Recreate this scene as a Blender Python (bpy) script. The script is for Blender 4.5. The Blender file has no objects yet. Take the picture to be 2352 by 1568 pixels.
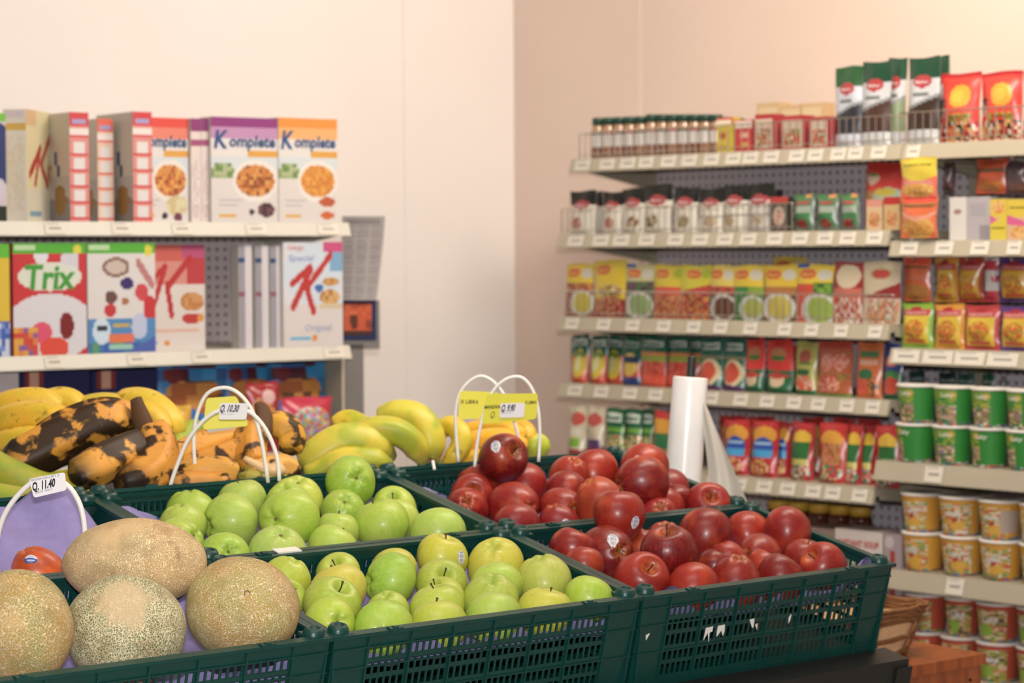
import bpy, math, random
from mathutils import Vector, Matrix
random.seed(7)
SC = bpy.context.scene
V = Vector
# ---------------------------------------------------------------- camera
F = 5273.0                                   # 50 mm lens on a 22.3 mm sensor, in pixels of a 2352 wide frame
PA = math.atan(204 / F); RHO = 0.005
CAM = V((0, 0, 1.5))
fwd = V((0, math.cos(PA), -math.sin(PA))); up0 = V((0, math.sin(PA), math.cos(PA))); rt0 = V((1, 0, 0))
rr = rt0 * math.cos(RHO) - up0 * math.sin(RHO); uu = up0 * math.cos(RHO) + rt0 * math.sin(RHO)
cd = bpy.data.cameras.new('camera'); cam = bpy.data.objects.new('camera', cd); SC.collection.objects.link(cam)
cd.lens = 50; cd.sensor_width = 22.3; cd.sensor_fit = 'HORIZONTAL'; cd.clip_start = 0.05
cm = Matrix((rr, uu, -fwd)).transposed().to_4x4(); cm.translation = CAM; cam.matrix_world = cm
cd.dof.use_dof = True; cd.dof.focus_distance = 3.42; cd.dof.aperture_fstop = 3.4
SC.camera = cam
# ---------------------------------------------------------------- light
w = bpy.data.worlds.new('world'); SC.world = w; w.use_nodes = True
bg = w.node_tree.nodes['Background']; bg.inputs[0].default_value = (0.86, 0.83, 0.86, 1); bg.inputs[1].default_value = 0.30
def area(name, loc, look, size, power, col, sy=None):
    l = bpy.data.lights.new(name, 'AREA'); l.energy = power; l.color = col; l.size = size
    if sy: l.shape = 'RECTANGLE'; l.size_y = sy
    o = bpy.data.objects.new(name, l); SC.collection.objects.link(o); o.location = loc
    o.rotation_euler = (V(look) - V(loc)).to_track_quat('-Z', 'Y').to_euler(); return o
area('camera_flash', (0.02, 0.0, 1.66), (0.1, 4.2, 1.15), 0.09, 90, (1.0, 0.96, 0.94), 0.05)
area('ceiling_lamp', (0.7, 4.4, 2.92), (-0.9, 6.6, 1.8), 1.6, 71, (1.0, 0.90, 0.79), 0.5)
area('ceiling_lamp', (1.0, 4.6, 2.92), (1.7, 6.0, 2.0), 1.6, 15, (1.0, 0.80, 0.55), 0.4)
area('ceiling_lamp', (0.0, 2.4, 2.92), (0.0, 3.0, 0.0), 1.6, 14, (1.0, 0.93, 0.86), 0.6)
SC.view_settings.view_transform = 'Standard'; SC.view_settings.look = 'None'
SC.view_settings.exposure = 0.0; SC.view_settings.gamma = 1.0; SC.view_settings.use_curve_mapping = False
# ---------------------------------------------------------------- helpers
def D(px, py): return fwd + rr * ((px - 1176) / F) + uu * ((784 - py) / F)
def at(px, py, Z): return CAM + D(px, py) * Z
def hitv(px, py, P0, yaw):                   # pixel onto the vertical plane through P0: distance along it, height
    n = V((-math.sin(yaw), math.cos(yaw), 0)); d = D(px, py); t = (P0 - CAM).dot(n) / d.dot(n); P = CAM + d * t
    return (P - P0).dot(V((math.cos(yaw), math.sin(yaw), 0))), P.z
def lin(c): return c / 12.92 if c <= 0.04045 else ((c + 0.055) / 1.055) ** 2.4
_h = {}
def hx(s):
    if isinstance(s, tuple): return s
    if s not in _h: _h[s] = tuple(lin(int(s[i:i + 2], 16) / 255) for i in (0, 2, 4)) + (1.0,)
    return _h[s]
def frame(o, yaw, sl=0.0, tz=0.0):
    X = V((math.cos(yaw), math.sin(yaw), 0)); Y = V((-math.sin(yaw) * math.cos(sl), math.cos(yaw) * math.cos(sl), math.sin(sl)))
    m = Matrix((X, Y, X.cross(Y))).transposed().to_4x4(); m.translation = V(o); return m
def mat(name, col=None, rough=0.5, spec=0.5, metal=0.0, noise=0.0, nscale=8.0, bump=0.0, bscale=200, trans=0.0, attr=False, alpha=1.0, sss=0.0, coat=0.0, ink=0.80):
    m = bpy.data.materials.new(name); m.use_nodes = True; t = m.node_tree; b = t.nodes['Principled BSDF']
    b.inputs['Roughness'].default_value = rough; b.inputs['Metallic'].default_value = metal
    b.inputs['Specular IOR Level'].default_value = spec; b.inputs['Transmission Weight'].default_value = trans
    b.inputs['Alpha'].default_value = alpha; b.inputs['Coat Weight'].default_value = coat
    tc = t.nodes.new('ShaderNodeTexCoord'); src = None
    if attr:
        a = t.nodes.new('ShaderNodeAttribute'); a.attribute_name = 'Col'; hs = t.nodes.new('ShaderNodeHueSaturation'); hs.inputs['Saturation'].default_value = 0.95; hs.inputs['Value'].default_value = ink
        t.links.new(a.outputs['Color'], hs.inputs['Color']); src = hs.outputs['Color']
    elif col: b.inputs['Base Color'].default_value = hx(col)
    if noise:
        n = t.nodes.new('ShaderNodeTexNoise'); n.inputs['Scale'].default_value = nscale; n.inputs['Detail'].default_value = 3
        t.links.new(tc.outputs['Object'], n.inputs['Vector'])
        mx = t.nodes.new('ShaderNodeMix'); mx.data_type = 'RGBA'; mx.blend_type = 'MULTIPLY'; mx.inputs['Factor'].default_value = noise
        if src: t.links.new(src, mx.inputs['A'])
        else: mx.inputs['A'].default_value = hx(col)
        r = t.nodes.new('ShaderNodeMapRange'); r.inputs['From Min'].default_value = 0.3; r.inputs['From Max'].default_value = 0.7
        r.inputs['To Min'].default_value = 0.4; t.links.new(n.outputs['Fac'], r.inputs['Value']); t.links.new(r.outputs['Result'], mx.inputs['B'])
        src = mx.outputs['Result']
    if src: t.links.new(src, b.inputs['Base Color'])
    if bump:
        n2 = t.nodes.new('ShaderNodeTexNoise'); n2.inputs['Scale'].default_value = bscale; t.links.new(tc.outputs['Object'], n2.inputs['Vector'])
        bp = t.nodes.new('ShaderNodeBump'); bp.inputs['Strength'].default_value = bump; bp.inputs['Distance'].default_value = 0.002
        t.links.new(n2.outputs['Fac'], bp.inputs['Height']); t.links.new(bp.outputs['Normal'], b.inputs['Normal'])
    if sss: b.inputs['Subsurface Weight'].default_value = sss; b.inputs['Subsurface Radius'].default_value = (0.01, 0.006, 0.003)
    return m
M = {}
M['print'] = mat('printed_carton', attr=True, rough=0.45, spec=0.4)
M['foil'] = mat('printed_foil', attr=True, rough=0.26, spec=0.5, bump=0.35, bscale=45)
M['paper'] = mat('printed_paper', attr=True, rough=0.7, spec=0.25, ink=0.86)
M['cream'] = mat('cream_enamel', 'a9a18e', 0.45, noise=0.12, nscale=5)
M['white_enamel'] = mat('white_enamel', 'bfbcb2', 0.45, noise=0.08, nscale=5)
M['peg'] = None
M['black'] = mat('black_plastic', '17191a', 0.45)
M['blackmetal'] = mat('black_painted_steel', '1c1f1f', 0.5, noise=0.4, nscale=20)
M['wire'] = mat('chromed_wire', 'c9c2b8', 0.22, metal=0.9)
M['greypost'] = mat('grey_painted_post', '6c6764', 0.5, noise=0.1)
M['crate'] = mat('green_crate_plastic', '083e39', 0.38, spec=0.5, noise=0.25, nscale=14, bump=0.12, bscale=120)
M['liner'] = mat('violet_moulded_pulp', '9289bb', 0.9, spec=0.15, noise=0.2, nscale=60, bump=0.4, bscale=500)
M['whiteplastic'] = mat('white_plastic', 'e8e6e0', 0.35, sss=0.0)
M['roll'] = mat('translucent_bag_film', 'f0f0ee', 0.28, spec=0.6, coat=0.4, noise=0.06, nscale=30)
M['film'] = mat('loose_bag_film', 'c2bcb0', 0.45, alpha=0.95)
M['wood'] = None
M['stem'] = mat('brown_stem', '5a3d22', 0.8, noise=0.4, nscale=300)
M['calyx'] = mat('dried_calyx', '7f6a42', 0.9, noise=0.5, nscale=300)
M['wicker'] = mat('brown_wicker', '8a5c34', 0.75, noise=0.6, nscale=70, bump=0.6, bscale=90)
M['wickercream'] = mat('cream_wicker', 'dcb98c', 0.8, noise=0.3, nscale=90, bump=0.5, bscale=300)
M['floor'] = mat('floor_tile', 'a89f94', 0.4, noise=0.1)
M['glass'] = mat('jar_glass', attr=True, rough=0.12, spec=0.7)

class MB:
    def __init__(s): s.v = []; s.f = []; s.m = []; s.c = []
    def add(s, vs, fs, col='ffffff', mi=0, T=None):
        o = len(s.v); s.v += [(T @ V(v)) if T else V(v) for v in vs]
        many = isinstance(col, list)
        for k, q in enumerate(fs):
            s.f.append([o + i for i in q]); s.m.append(mi); s.c.append(hx(col[k] if many else col))
    def box(s, x0, x1, y0, y1, z0, z1, col='ffffff', mi=0, T=None):
        s.add([(x0, y0, z0), (x1, y0, z0), (x1, y1, z0), (x0, y1, z0), (x0, y0, z1), (x1, y0, z1), (x1, y1, z1), (x0, y1, z1)],
              [(0, 3, 2, 1), (4, 5, 6, 7), (0, 1, 5, 4), (1, 2, 6, 5), (2, 3, 7, 6), (3, 0, 4, 7)], col, mi, T)
    def lathe(s, prof, n=24, col='ffffff', mi=0, T=None, cap=True):
        vs = []; fs = []; cs = []
        for r, z in prof:
            for k in range(n):
                a = 2 * math.pi * k / n; vs.append((r * math.cos(a), r * math.sin(a), z))
        for i in range(len(prof) - 1):
            for k in range(n):
                fs.append((i * n + k, i * n + (k + 1) % n, (i + 1) * n + (k + 1) % n, (i + 1) * n + k))
                cs.append(col(k / n, (prof[i][1] + prof[i + 1][1]) / 2) if callable(col) else col)
        if cap:
            for i in (0, len(prof) - 1):
                if prof[i][0] > 1e-5:
                    q = [i * n + k for k in range(n)]; fs.append(q[::-1] if i == 0 else q); cs.append(cs[0 if i == 0 else -1])
        s.add(vs, fs, cs, mi, T)
    def tube(s, pts, r, n=8, col='ffffff', mi=0, T=None, prof=None):
        pts = [V(p) for p in pts]; m = len(pts); R = r if isinstance(r, list) else [r] * m
        vs = []; up = V((0, 0, 1)); nr = None
        for i, p in enumerate(pts):
            d = (pts[min(i + 1, m - 1)] - pts[max(i - 1, 0)]).normalized()
            if nr is None:
                nr = d.cross(up if abs(d.dot(up)) < 0.9 else V((1, 0, 0))).normalized()
            nr = (nr - d * nr.dot(d)).normalized(); b = d.cross(nr)
            for k in range(n):
                a = 2 * math.pi * k / n; q = R[i] * (prof(a) if prof else 1)
                vs.append(p + nr * (q * math.cos(a)) + b * (q * math.sin(a)))
        fs = [(i * n + k, i * n + (k + 1) % n, (i + 1) * n + (k + 1) % n, (i + 1) * n + k) for i in range(m - 1) for k in range(n)]
        fs.append([k for k in range(n)][::-1]); fs.append([(m - 1) * n + k for k in range(n)])
        s.add(vs, fs, col, mi, T)
    def grid(s, fn, nu, nv, col='ffffff', mi=0, T=None, flip=False):
        vs = [fn(i / nu, j / nv) for j in range(nv + 1) for i in range(nu + 1)]; fs = []; cs = []
        for j in range(nv):
            for i in range(nu):
                a = j * (nu + 1) + i; q = (a, a + 1, a + nu + 2, a + nu + 1); fs.append(q[::-1] if flip else q)
                cs.append(col((i + .5) / nu, (j + .5) / nv) if callable(col) else col)
        s.add(vs, fs, cs, mi, T)
    def text(s, st, u, v, h, col, fn, w=None, slant=0.0, bold=0.03, mi=0, ang=0.0):
        vs, fs, tw = tgeo(st, bold); sx = (w / tw) if w else h
        ca, sa = math.cos(ang), math.sin(ang)
        out = []
        for x, y in vs:
            a = (x - tw / 2) * sx + slant * (y - .35) * h; b = (y - .35) * h; out.append(fn(u + a * ca - b * sa, v + a * sa + b * ca))
        s.add(out, fs, col, mi)
    def build(s, name, m, parent=None, smooth=False):
        me = bpy.data.meshes.new(name); me.from_pydata([tuple(v) for v in s.v], [], s.f)
        for x in (m if isinstance(m, list) else [m]): me.materials.append(x)
        me.polygons.foreach_set('material_index', s.m)
        if smooth: me.polygons.foreach_set('use_smooth', [True] * len(s.f))
        a = me.color_attributes.new('Col', 'FLOAT_COLOR', 'CORNER'); buf = []
        for p, c in zip(me.polygons, s.c): buf += list(c) * p.loop_total
        a.data.foreach_set('color', buf); me.update()
        o = bpy.data.objects.new(name, me); SC.collection.objects.link(o)
        if parent: o.parent = parent
        return o
_t = {}
def tgeo(st, bold=0.03):                      # letters as flat faces, from Blender's own font
    k = (st, bold)
    if k in _t: return _t[k]
    c = bpy.data.curves.new('t', 'FONT'); c.body = st; c.offset = bold; c.resolution_u = 2
    o = bpy.data.objects.new('t', c); SC.collection.objects.link(o)
    dg = bpy.context.evaluated_depsgraph_get(); me = bpy.data.meshes.new_from_object(o.evaluated_get(dg))
    vs = [(p.co.x, p.co.y) for p in me.vertices]; fs = [tuple(p.vertices) for p in me.polygons]
    bpy.data.objects.remove(o); bpy.data.curves.remove(c); bpy.data.meshes.remove(me)
    x0 = min([v[0] for v in vs] or [0]); tw = max([v[0] for v in vs] or [1]) - x0
    _t[k] = ([(x - x0, y) for x, y in vs], fs, tw); return _t[k]
def tag(o, label, cat, group=None, kind=None):
    if label: o['label'] = label
    if cat: o['category'] = cat
    if group: o['group'] = group
    if kind: o['kind'] = kind
    return o
def thing(name, label, cat, mw, group=None):
    o = bpy.data.objects.new(name, None); SC.collection.objects.link(o); o.empty_display_size = 0.02
    o.matrix_world = mw if isinstance(mw, Matrix) else Matrix.Translation(mw)
    return tag(o, label, cat, group)
def struct(name, mb, m, smooth=False):
    o = mb.build(name, m, smooth=smooth); o['kind'] = 'structure'; return o
ORD = ['leftmost', 'second from the left', 'third from the left', 'fourth from the left', 'fifth from the left', 'sixth from the left', 'seventh from the left', 'eighth from the left', 'ninth from the left', 'tenth from the left', 'eleventh from the left', 'twelfth from the left', 'thirteenth from the left', 'fourteenth from the left']
def ordn(i, n):
    if n == 1: return ''
    if n == 2: return ['left-hand', 'right-hand'][i]
    if i == n - 1: return 'rightmost'
    if n == 3 and i == 1: return 'middle'
    if i == n - 2 and n > 4: return 'second from the right'
    if i == n - 3 and n > 6: return 'third from the right'
    if i == n - 4 and n > 8: return 'fourth from the right'
    return ORD[i]
def rnd(i, j, k=0):
    x = math.sin(i * 12.9898 + j * 78.233 + k * 37.719) * 43758.5453; return x - math.floor(x)
def painter(layers, seed=0):
    def fn(u, v):
        c = 'ffffff'
        for L in layers:
            k = L[0]
            if k == 'b': c = L[1]
            elif k == 'r':
                if L[1] <= u <= L[3] and L[2] <= v <= L[4]: c = L[5]
            elif k == 'e':
                if ((u - L[1]) / L[3]) ** 2 + ((v - L[2]) / L[4]) ** 2 <= 1: c = L[5]
            elif k == 'n':
                if L[1] <= u <= L[3] and L[2] <= v <= L[4]:
                    q = rnd(int(u * L[6] * 1.9), int(v * L[6] * 2.5), seed); c = L[5][int(q * len(L[5]))] or c
            elif k == 'ne':
                if ((u - L[1]) / L[3]) ** 2 + ((v - L[2]) / L[4]) ** 2 <= 1:
                    q = rnd(int(u * L[6] * 1.9), int(v * L[6] * 2.5), seed); c = L[5][int(q * len(L[5]))] or c
            elif k == 'd':                     # below the slanting line v = a + b u
                if v < L[1] + L[2] * u: c = L[3]
            elif k == 'l':                     # stroke from (u0,v0) to (u1,v1)
                ax, ay, bx, by, wd = L[1:6]; t = max(0, min(1, ((u - ax) * (bx - ax) + (v - ay) * (by - ay)) / ((bx - ax) ** 2 + (by - ay) ** 2 + 1e-9)))
                if math.hypot(u - ax - t * (bx - ax), v - ay - t * (by - ay)) < wd: c = L[6]
        return c
    return fn
# ---------------------------------------------------------------- node materials
def nodes(m): t = m.node_tree; return t, t.nodes['Principled BSDF'], t.nodes.new, t.links.new
def mathn(t, op, a, b=None, c=None):
    n = t.nodes.new('ShaderNodeMath'); n.operation = op
    for i, x in enumerate((a, b, c)):
        if x is None: continue
        if isinstance(x, (int, float)): n.inputs[i].default_value = x
        else: t.links.new(x, n.inputs[i])
    return n.outputs[0]
def mixn(t, fac, a, b, blend='MIX'):
    n = t.nodes.new('ShaderNodeMix'); n.data_type = 'RGBA'; n.blend_type = blend
    for k, x in (('Factor', fac), ('A', a), ('B', b)):
        if isinstance(x, (int, float)): n.inputs[k].default_value = x
        elif isinstance(x, (str, tuple)): n.inputs[k].default_value = hx(x)
        else: t.links.new(x, n.inputs[k])
    return n.outputs['Result']
def ramp(t, x, lo, hi):
    n = t.nodes.new('ShaderNodeMapRange'); n.inputs['From Min'].default_value = lo; n.inputs['From Max'].default_value = hi
    n.interpolation_type = 'SMOOTHSTEP'; t.links.new(x, n.inputs['Value']); return n.outputs['Result']
def noisen(t, vec, scale, detail=3, dist=0.0):
    n = t.nodes.new('ShaderNodeTexNoise'); n.inputs['Scale'].default_value = scale; n.inputs['Detail'].default_value = detail
    n.inputs['Distortion'].default_value = dist; t.links.new(vec, n.inputs['Vector']); return n.outputs['Fac']
def objvec(t, seed=True):                     # object coordinates moved by a random amount per object
    tc = t.nodes.new('ShaderNodeTexCoord'); oi = t.nodes.new('ShaderNodeObjectInfo')
    a = t.nodes.new('ShaderNodeVectorMath'); a.operation = 'MULTIPLY_ADD'; cb = t.nodes.new('ShaderNodeCombineXYZ')
    for i in range(3): t.links.new(oi.outputs['Random'], cb.inputs[i])
    t.links.new(cb.outputs[0], a.inputs[0]); a.inputs[1].default_value = (7, 13, 5); t.links.new(tc.outputs['Object'], a.inputs[2])
    return tc.outputs['Object'], a.outputs[0], oi
def bumpn(t, b, h, strength, dist):
    n = t.nodes.new('ShaderNodeBump'); n.inputs['Strength'].default_value = strength; n.inputs['Distance'].default_value = dist
    t.links.new(h, n.inputs['Height']); t.links.new(n.outputs['Normal'], b.inputs['Normal'])
def sepn(t, v): n = t.nodes.new('ShaderNodeSeparateXYZ'); t.links.new(v, n.inputs[0]); return n.outputs
# pegboard
M['peg'] = mat('grey_pegboard', 'a29ca0', 0.5); t, b, N_, L_ = nodes(M['peg'])
tc = N_('ShaderNodeTexCoord'); s_ = N_('ShaderNodeVectorMath'); s_.operation = 'SCALE'; s_.inputs['Scale'].default_value = 40; L_(tc.outputs['Object'], s_.inputs[0])
fr_ = N_('ShaderNodeVectorMath'); fr_.operation = 'FRACTION'; L_(s_.outputs[0], fr_.inputs[0]); x_ = sepn(t, fr_.outputs[0])
d_ = mathn(t, 'MAXIMUM', mathn(t, 'ABSOLUTE', mathn(t, 'SUBTRACT', x_[0], 0.5)), mathn(t, 'ABSOLUTE', mathn(t, 'SUBTRACT', x_[2], 0.5)))
L_(mixn(t, mathn(t, 'LESS_THAN', d_, 0.2), 'c6bec5', '7a747c'), b.inputs['Base Color'])
# laminate
M['wood'] = mat('orange_wood_laminate', 'b5602e', 0.32); t, b, N_, L_ = nodes(M['wood'])
tc = N_('ShaderNodeTexCoord'); mp = N_('ShaderNodeMapping'); mp.inputs['Scale'].default_value = (14, 14, 1.2); L_(tc.outputs['Object'], mp.inputs['Vector'])
L_(mixn(t, ramp(t, noisen(t, mp.outputs[0], 2.5, 4, 0.6), 0.3, 0.7), '7e3c1c', 'a35628'), b.inputs['Base Color'])
# wall paint
def wallmat(name, c1, c2):
    m = mat(name, c1, 0.8, spec=0.2); t, b, N_, L_ = nodes(m); tc = N_('ShaderNodeTexCoord')
    L_(mixn(t, ramp(t, noisen(t, tc.outputs['Object'], 1.2, 2), 0.3, 0.7), c1, c2), b.inputs['Base Color']); return m
M['wallL'] = wallmat('cream_wall_paint', 'e8e2df', 'e3ddda'); M['wallR'] = wallmat('peach_wall_paint', 'd9c6ba', 'd3c0b5')
# apples (mesh radius 1, so scales are per apple)
def apple_mat(name, green):
    m = mat(name, None, 0.36 if not green else 0.44, spec=0.42); t, b, N_, L_ = nodes(m); o, v, oi = objvec(t); xyz = sepn(t, o)
    tint = oi.outputs['Color']
    mp = N_('ShaderNodeMapping'); mp.inputs['Scale'].default_value = (1, 1, 0.25); L_(v, mp.inputs['Vector'])
    streak = ramp(t, noisen(t, mp.outputs[0], 9, 4), 0.35, 0.68); big = ramp(t, noisen(t, v, 0.9, 2), 0.35, 0.65)
    rho = mathn(t, 'SQRT', mathn(t, 'ADD', mathn(t, 'MULTIPLY', xyz[0], xyz[0]), mathn(t, 'MULTIPLY', xyz[1], xyz[1])))
    pole = ramp(t, rho, 0.5, 0.12)
    if green:
        c = mixn(t, mathn(t, 'MULTIPLY', big, 0.3), tint, 'bfc458'); c = mixn(t, mathn(t, 'MULTIPLY', streak, 0.12), c, 'e2e79a')
        c = mixn(t, mathn(t, 'MULTIPLY', pole, 0.35), c, '7fa02c')
        vo = N_('ShaderNodeTexVoronoi'); vo.inputs['Scale'].default_value = 14; L_(v, vo.inputs['Vector'])
        c = mixn(t, mathn(t, 'MULTIPLY', mathn(t, 'LESS_THAN', vo.outputs['Distance'], 0.06), 0.5), c, 'e8ecb0')
        br = mathn(t, 'MULTIPLY', ramp(t, noisen(t, v, 3.1, 3), 0.68, 0.75), 0.35); c = mixn(t, br, c, '8d8a35')
    else:
        c = mixn(t, mathn(t, 'MULTIPLY', streak, 0.34), tint, 'ad3822'); c = mixn(t, mathn(t, 'MULTIPLY', big, 0.5), c, '6e1013')
        c = mixn(t, mathn(t, 'MULTIPLY', mathn(t, 'MULTIPLY', pole, 0.6), streak), c, 'b87a34')
        pt = mathn(t, 'MULTIPLY', ramp(t, noisen(t, v, 1.1, 2), 0.48, 0.8), 0.5); c = mixn(t, pt, c, 'cc5a30')
        vo = N_('ShaderNodeTexVoronoi'); vo.inputs['Scale'].default_value = 16; L_(v, vo.inputs['Vector'])
        c = mixn(t, mathn(t, 'MULTIPLY', mathn(t, 'LESS_THAN', vo.outputs['Distance'], 0.07), 0.35), c, 'e0a070')
    L_(c, b.inputs['Base Color']); b.inputs['Coat Weight'].default_value = 0.12; b.inputs['Coat Roughness'].default_value = 0.2
    b.inputs['Subsurface Weight'].default_value = 0.08; b.inputs['Subsurface Radius'].default_value = (0.3, 0.2, 0.06); b.inputs['Subsurface Scale'].default_value = 0.02
    return m
M['gapple'] = apple_mat('green_apple_skin', True); M['rapple'] = apple_mat('red_apple_skin', False)
# netted melon
def melon_mat(name, base1, base2, net, scale, smooth_amt, bald, lw=(.06, .16)):
    m = mat(name, None, 0.75, spec=0.2); t, b, N_, L_ = nodes(m); o, v, oi = objvec(t)
    nz = N_('ShaderNodeTexNoise'); nz.inputs['Scale'].default_value = 80; nz.inputs['Detail'].default_value = 2; L_(o, nz.inputs['Vector'])
    ad = N_('ShaderNodeVectorMath'); ad.operation = 'MULTIPLY_ADD'; L_(nz.outputs['Color'], ad.inputs[0]); ad.inputs[1].default_value = (0.0085, 0.0085, 0.0085); L_(o, ad.inputs[2])
    nets = []
    for sc, lo, hi in ((scale, lw[0], lw[1]), (scale * 1.9, 0.03, 0.13)):
        vo = N_('ShaderNodeTexVoronoi'); vo.feature = 'DISTANCE_TO_EDGE'; vo.inputs['Scale'].default_value = sc; L_(ad.outputs[0], vo.inputs['Vector'])
        nets.append(ramp(t, vo.outputs['Distance'], hi, lo))
    lowf = ramp(t, noisen(t, o, 14, 3), 0.35, 0.65); n2 = mathn(t, 'MULTIPLY', nets[1], mathn(t, 'MULTIPLY_ADD', lowf, 0.6, 0.25))
    netf = mathn(t, 'MAXIMUM', nets[0], n2)
    bl = N_('ShaderNodeVectorMath'); bl.operation = 'DISTANCE'; L_(o, bl.inputs[0]); bl.inputs[1].default_value = bald[:3]
    wob = mathn(t, 'ADD', bl.outputs['Value'], mathn(t, 'MULTIPLY_ADD', noisen(t, o, 45, 4), 0.06, -0.03))
    smooth = mathn(t, 'MULTIPLY', ramp(t, wob, bald[3] * 1.25, bald[3] * 0.5), smooth_amt)
    netf = mathn(t, 'MAXIMUM', netf, smooth)
    base = mixn(t, ramp(t, noisen(t, v, 16, 3), 0.38, 0.62), base1, base2)
    netc = mixn(t, mathn(t, 'MULTIPLY', ramp(t, noisen(t, v, 30, 3), 0.45, 0.7), 0.6), net, 'b59a78')
    netc = mixn(t, mathn(t, 'MULTIPLY', smooth, 0.7), netc, 'cfa57c')
    c = mixn(t, mathn(t, 'MULTIPLY', netf, 0.92), base, netc)
    c = mixn(t, mathn(t, 'MULTIPLY', ramp(t, noisen(t, v, 22, 4), 0.62, 0.72), 0.45), c, '6a5340')
    L_(c, b.inputs['Base Color']); bumpn(t, b, netf, 0.9, 0.0012); return m
# bananas: colour from the mesh, bruises from noise
def banana_mat(name, dark, lo, hi, scale, amount, rough=0.5, green=0.0):
    m = mat(name, None, rough, spec=0.35); t, b, N_, L_ = nodes(m); o, v, oi = objvec(t)
    a = N_('ShaderNodeAttribute'); a.attribute_name = 'Col'; c = a.outputs['Color']
    c = mixn(t, mathn(t, 'MULTIPLY', ramp(t, noisen(t, v, 30, 3), 0.4, 0.65), 0.25), c, 'e0a838')
    c = mixn(t, mathn(t, 'MULTIPLY', ramp(t, noisen(t, v, 18, 2), 0.45, 0.65), green), c, '93a52e')
    mask = ramp(t, noisen(t, v, scale, 5, 0.3), lo, hi)
    c = mixn(t, mathn(t, 'MULTIPLY', mask, amount), c, dark)
    sp = ramp(t, noisen(t, v, scale * 5, 2), 0.66, 0.72); c = mixn(t, mathn(t, 'MULTIPLY', sp, amount * 0.6), c, dark)
    L_(c, b.inputs['Base Color']); bumpn(t, b, mask, 0.15, 0.002); return m
M['banana'] = banana_mat('yellow_banana_skin', '5a4a20', 0.62, 0.69, 40, 0.6, 0.42, 0.25)
M['greenbanana'] = banana_mat('green_yellow_banana_skin', '6a5522', 0.67, 0.74, 34, 0.5, 0.42, 0.75)
M['plantain'] = banana_mat('spotted_plantain_skin', '241811', 0.52, 0.60, 26, 0.95, 0.5)
M['darkplantain'] = banana_mat('blackened_plantain_skin', '20150f', 0.46, 0.54, 20, 0.97, 0.5)
# ---------------------------------------------------------------- the room
YR = math.radians(-46.5); YL = math.radians(37)
PR = at(2048, 700, 5.65); PL = at(560, 500, 5.7)
nR = V((-math.sin(YR), math.cos(YR), 0)); nL = V((-math.sin(YL), math.cos(YL), 0))
FR = frame((PR.x, PR.y, 0), YR); FL = frame((PL.x, PL.y, 0), YL)
def rs(px, py, off=0.0): return hitv(px, py, PR + nR * off, YR)
def ls(px, py, off=0.0): return hitv(px, py, PL + nL * off, YL)
sc, _ = rs(1182, 600, 0.42); C0 = FR @ V((sc, 0.42, 0)); WR = frame(C0, YR); WL = frame(C0, YL)
xl, _ = hitv(930, 500, C0, YL); xr, _ = hitv(1470, 300, C0, YR)
def slab(name, fr, x0, x1, y0, y1, z0, z1, m):
    b = MB(); b.box(x0, x1, y0, y1, z0, z1, T=fr); return struct(name, b, m)
slab('wall_left', WL, -7, xl, 0.005, 0.18, 0, 3.0, M['wallL'])
slab('trim_1', WL, xl, 0.16, 0, 0.18, 0, 3.0, M['wallL'])
slab('trim_2', WR, -0.16, xr, 0.0, 0.18, 0, 3.0, M['wallR'])
slab('wall_right', WR, xr, 7, 0.005, 0.18, 0, 3.0, M['wallR'])
b = MB(); b.box(-6, 6.5, -2, 9, -0.1, 0); struct('floor', b, M['floor'])
b = MB(); b.box(-6, 6.5, -2, 9, 3.0, 3.1, ); struct('ceiling', b, mat('ceiling_paint', 'ece4d8', 0.8))
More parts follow.
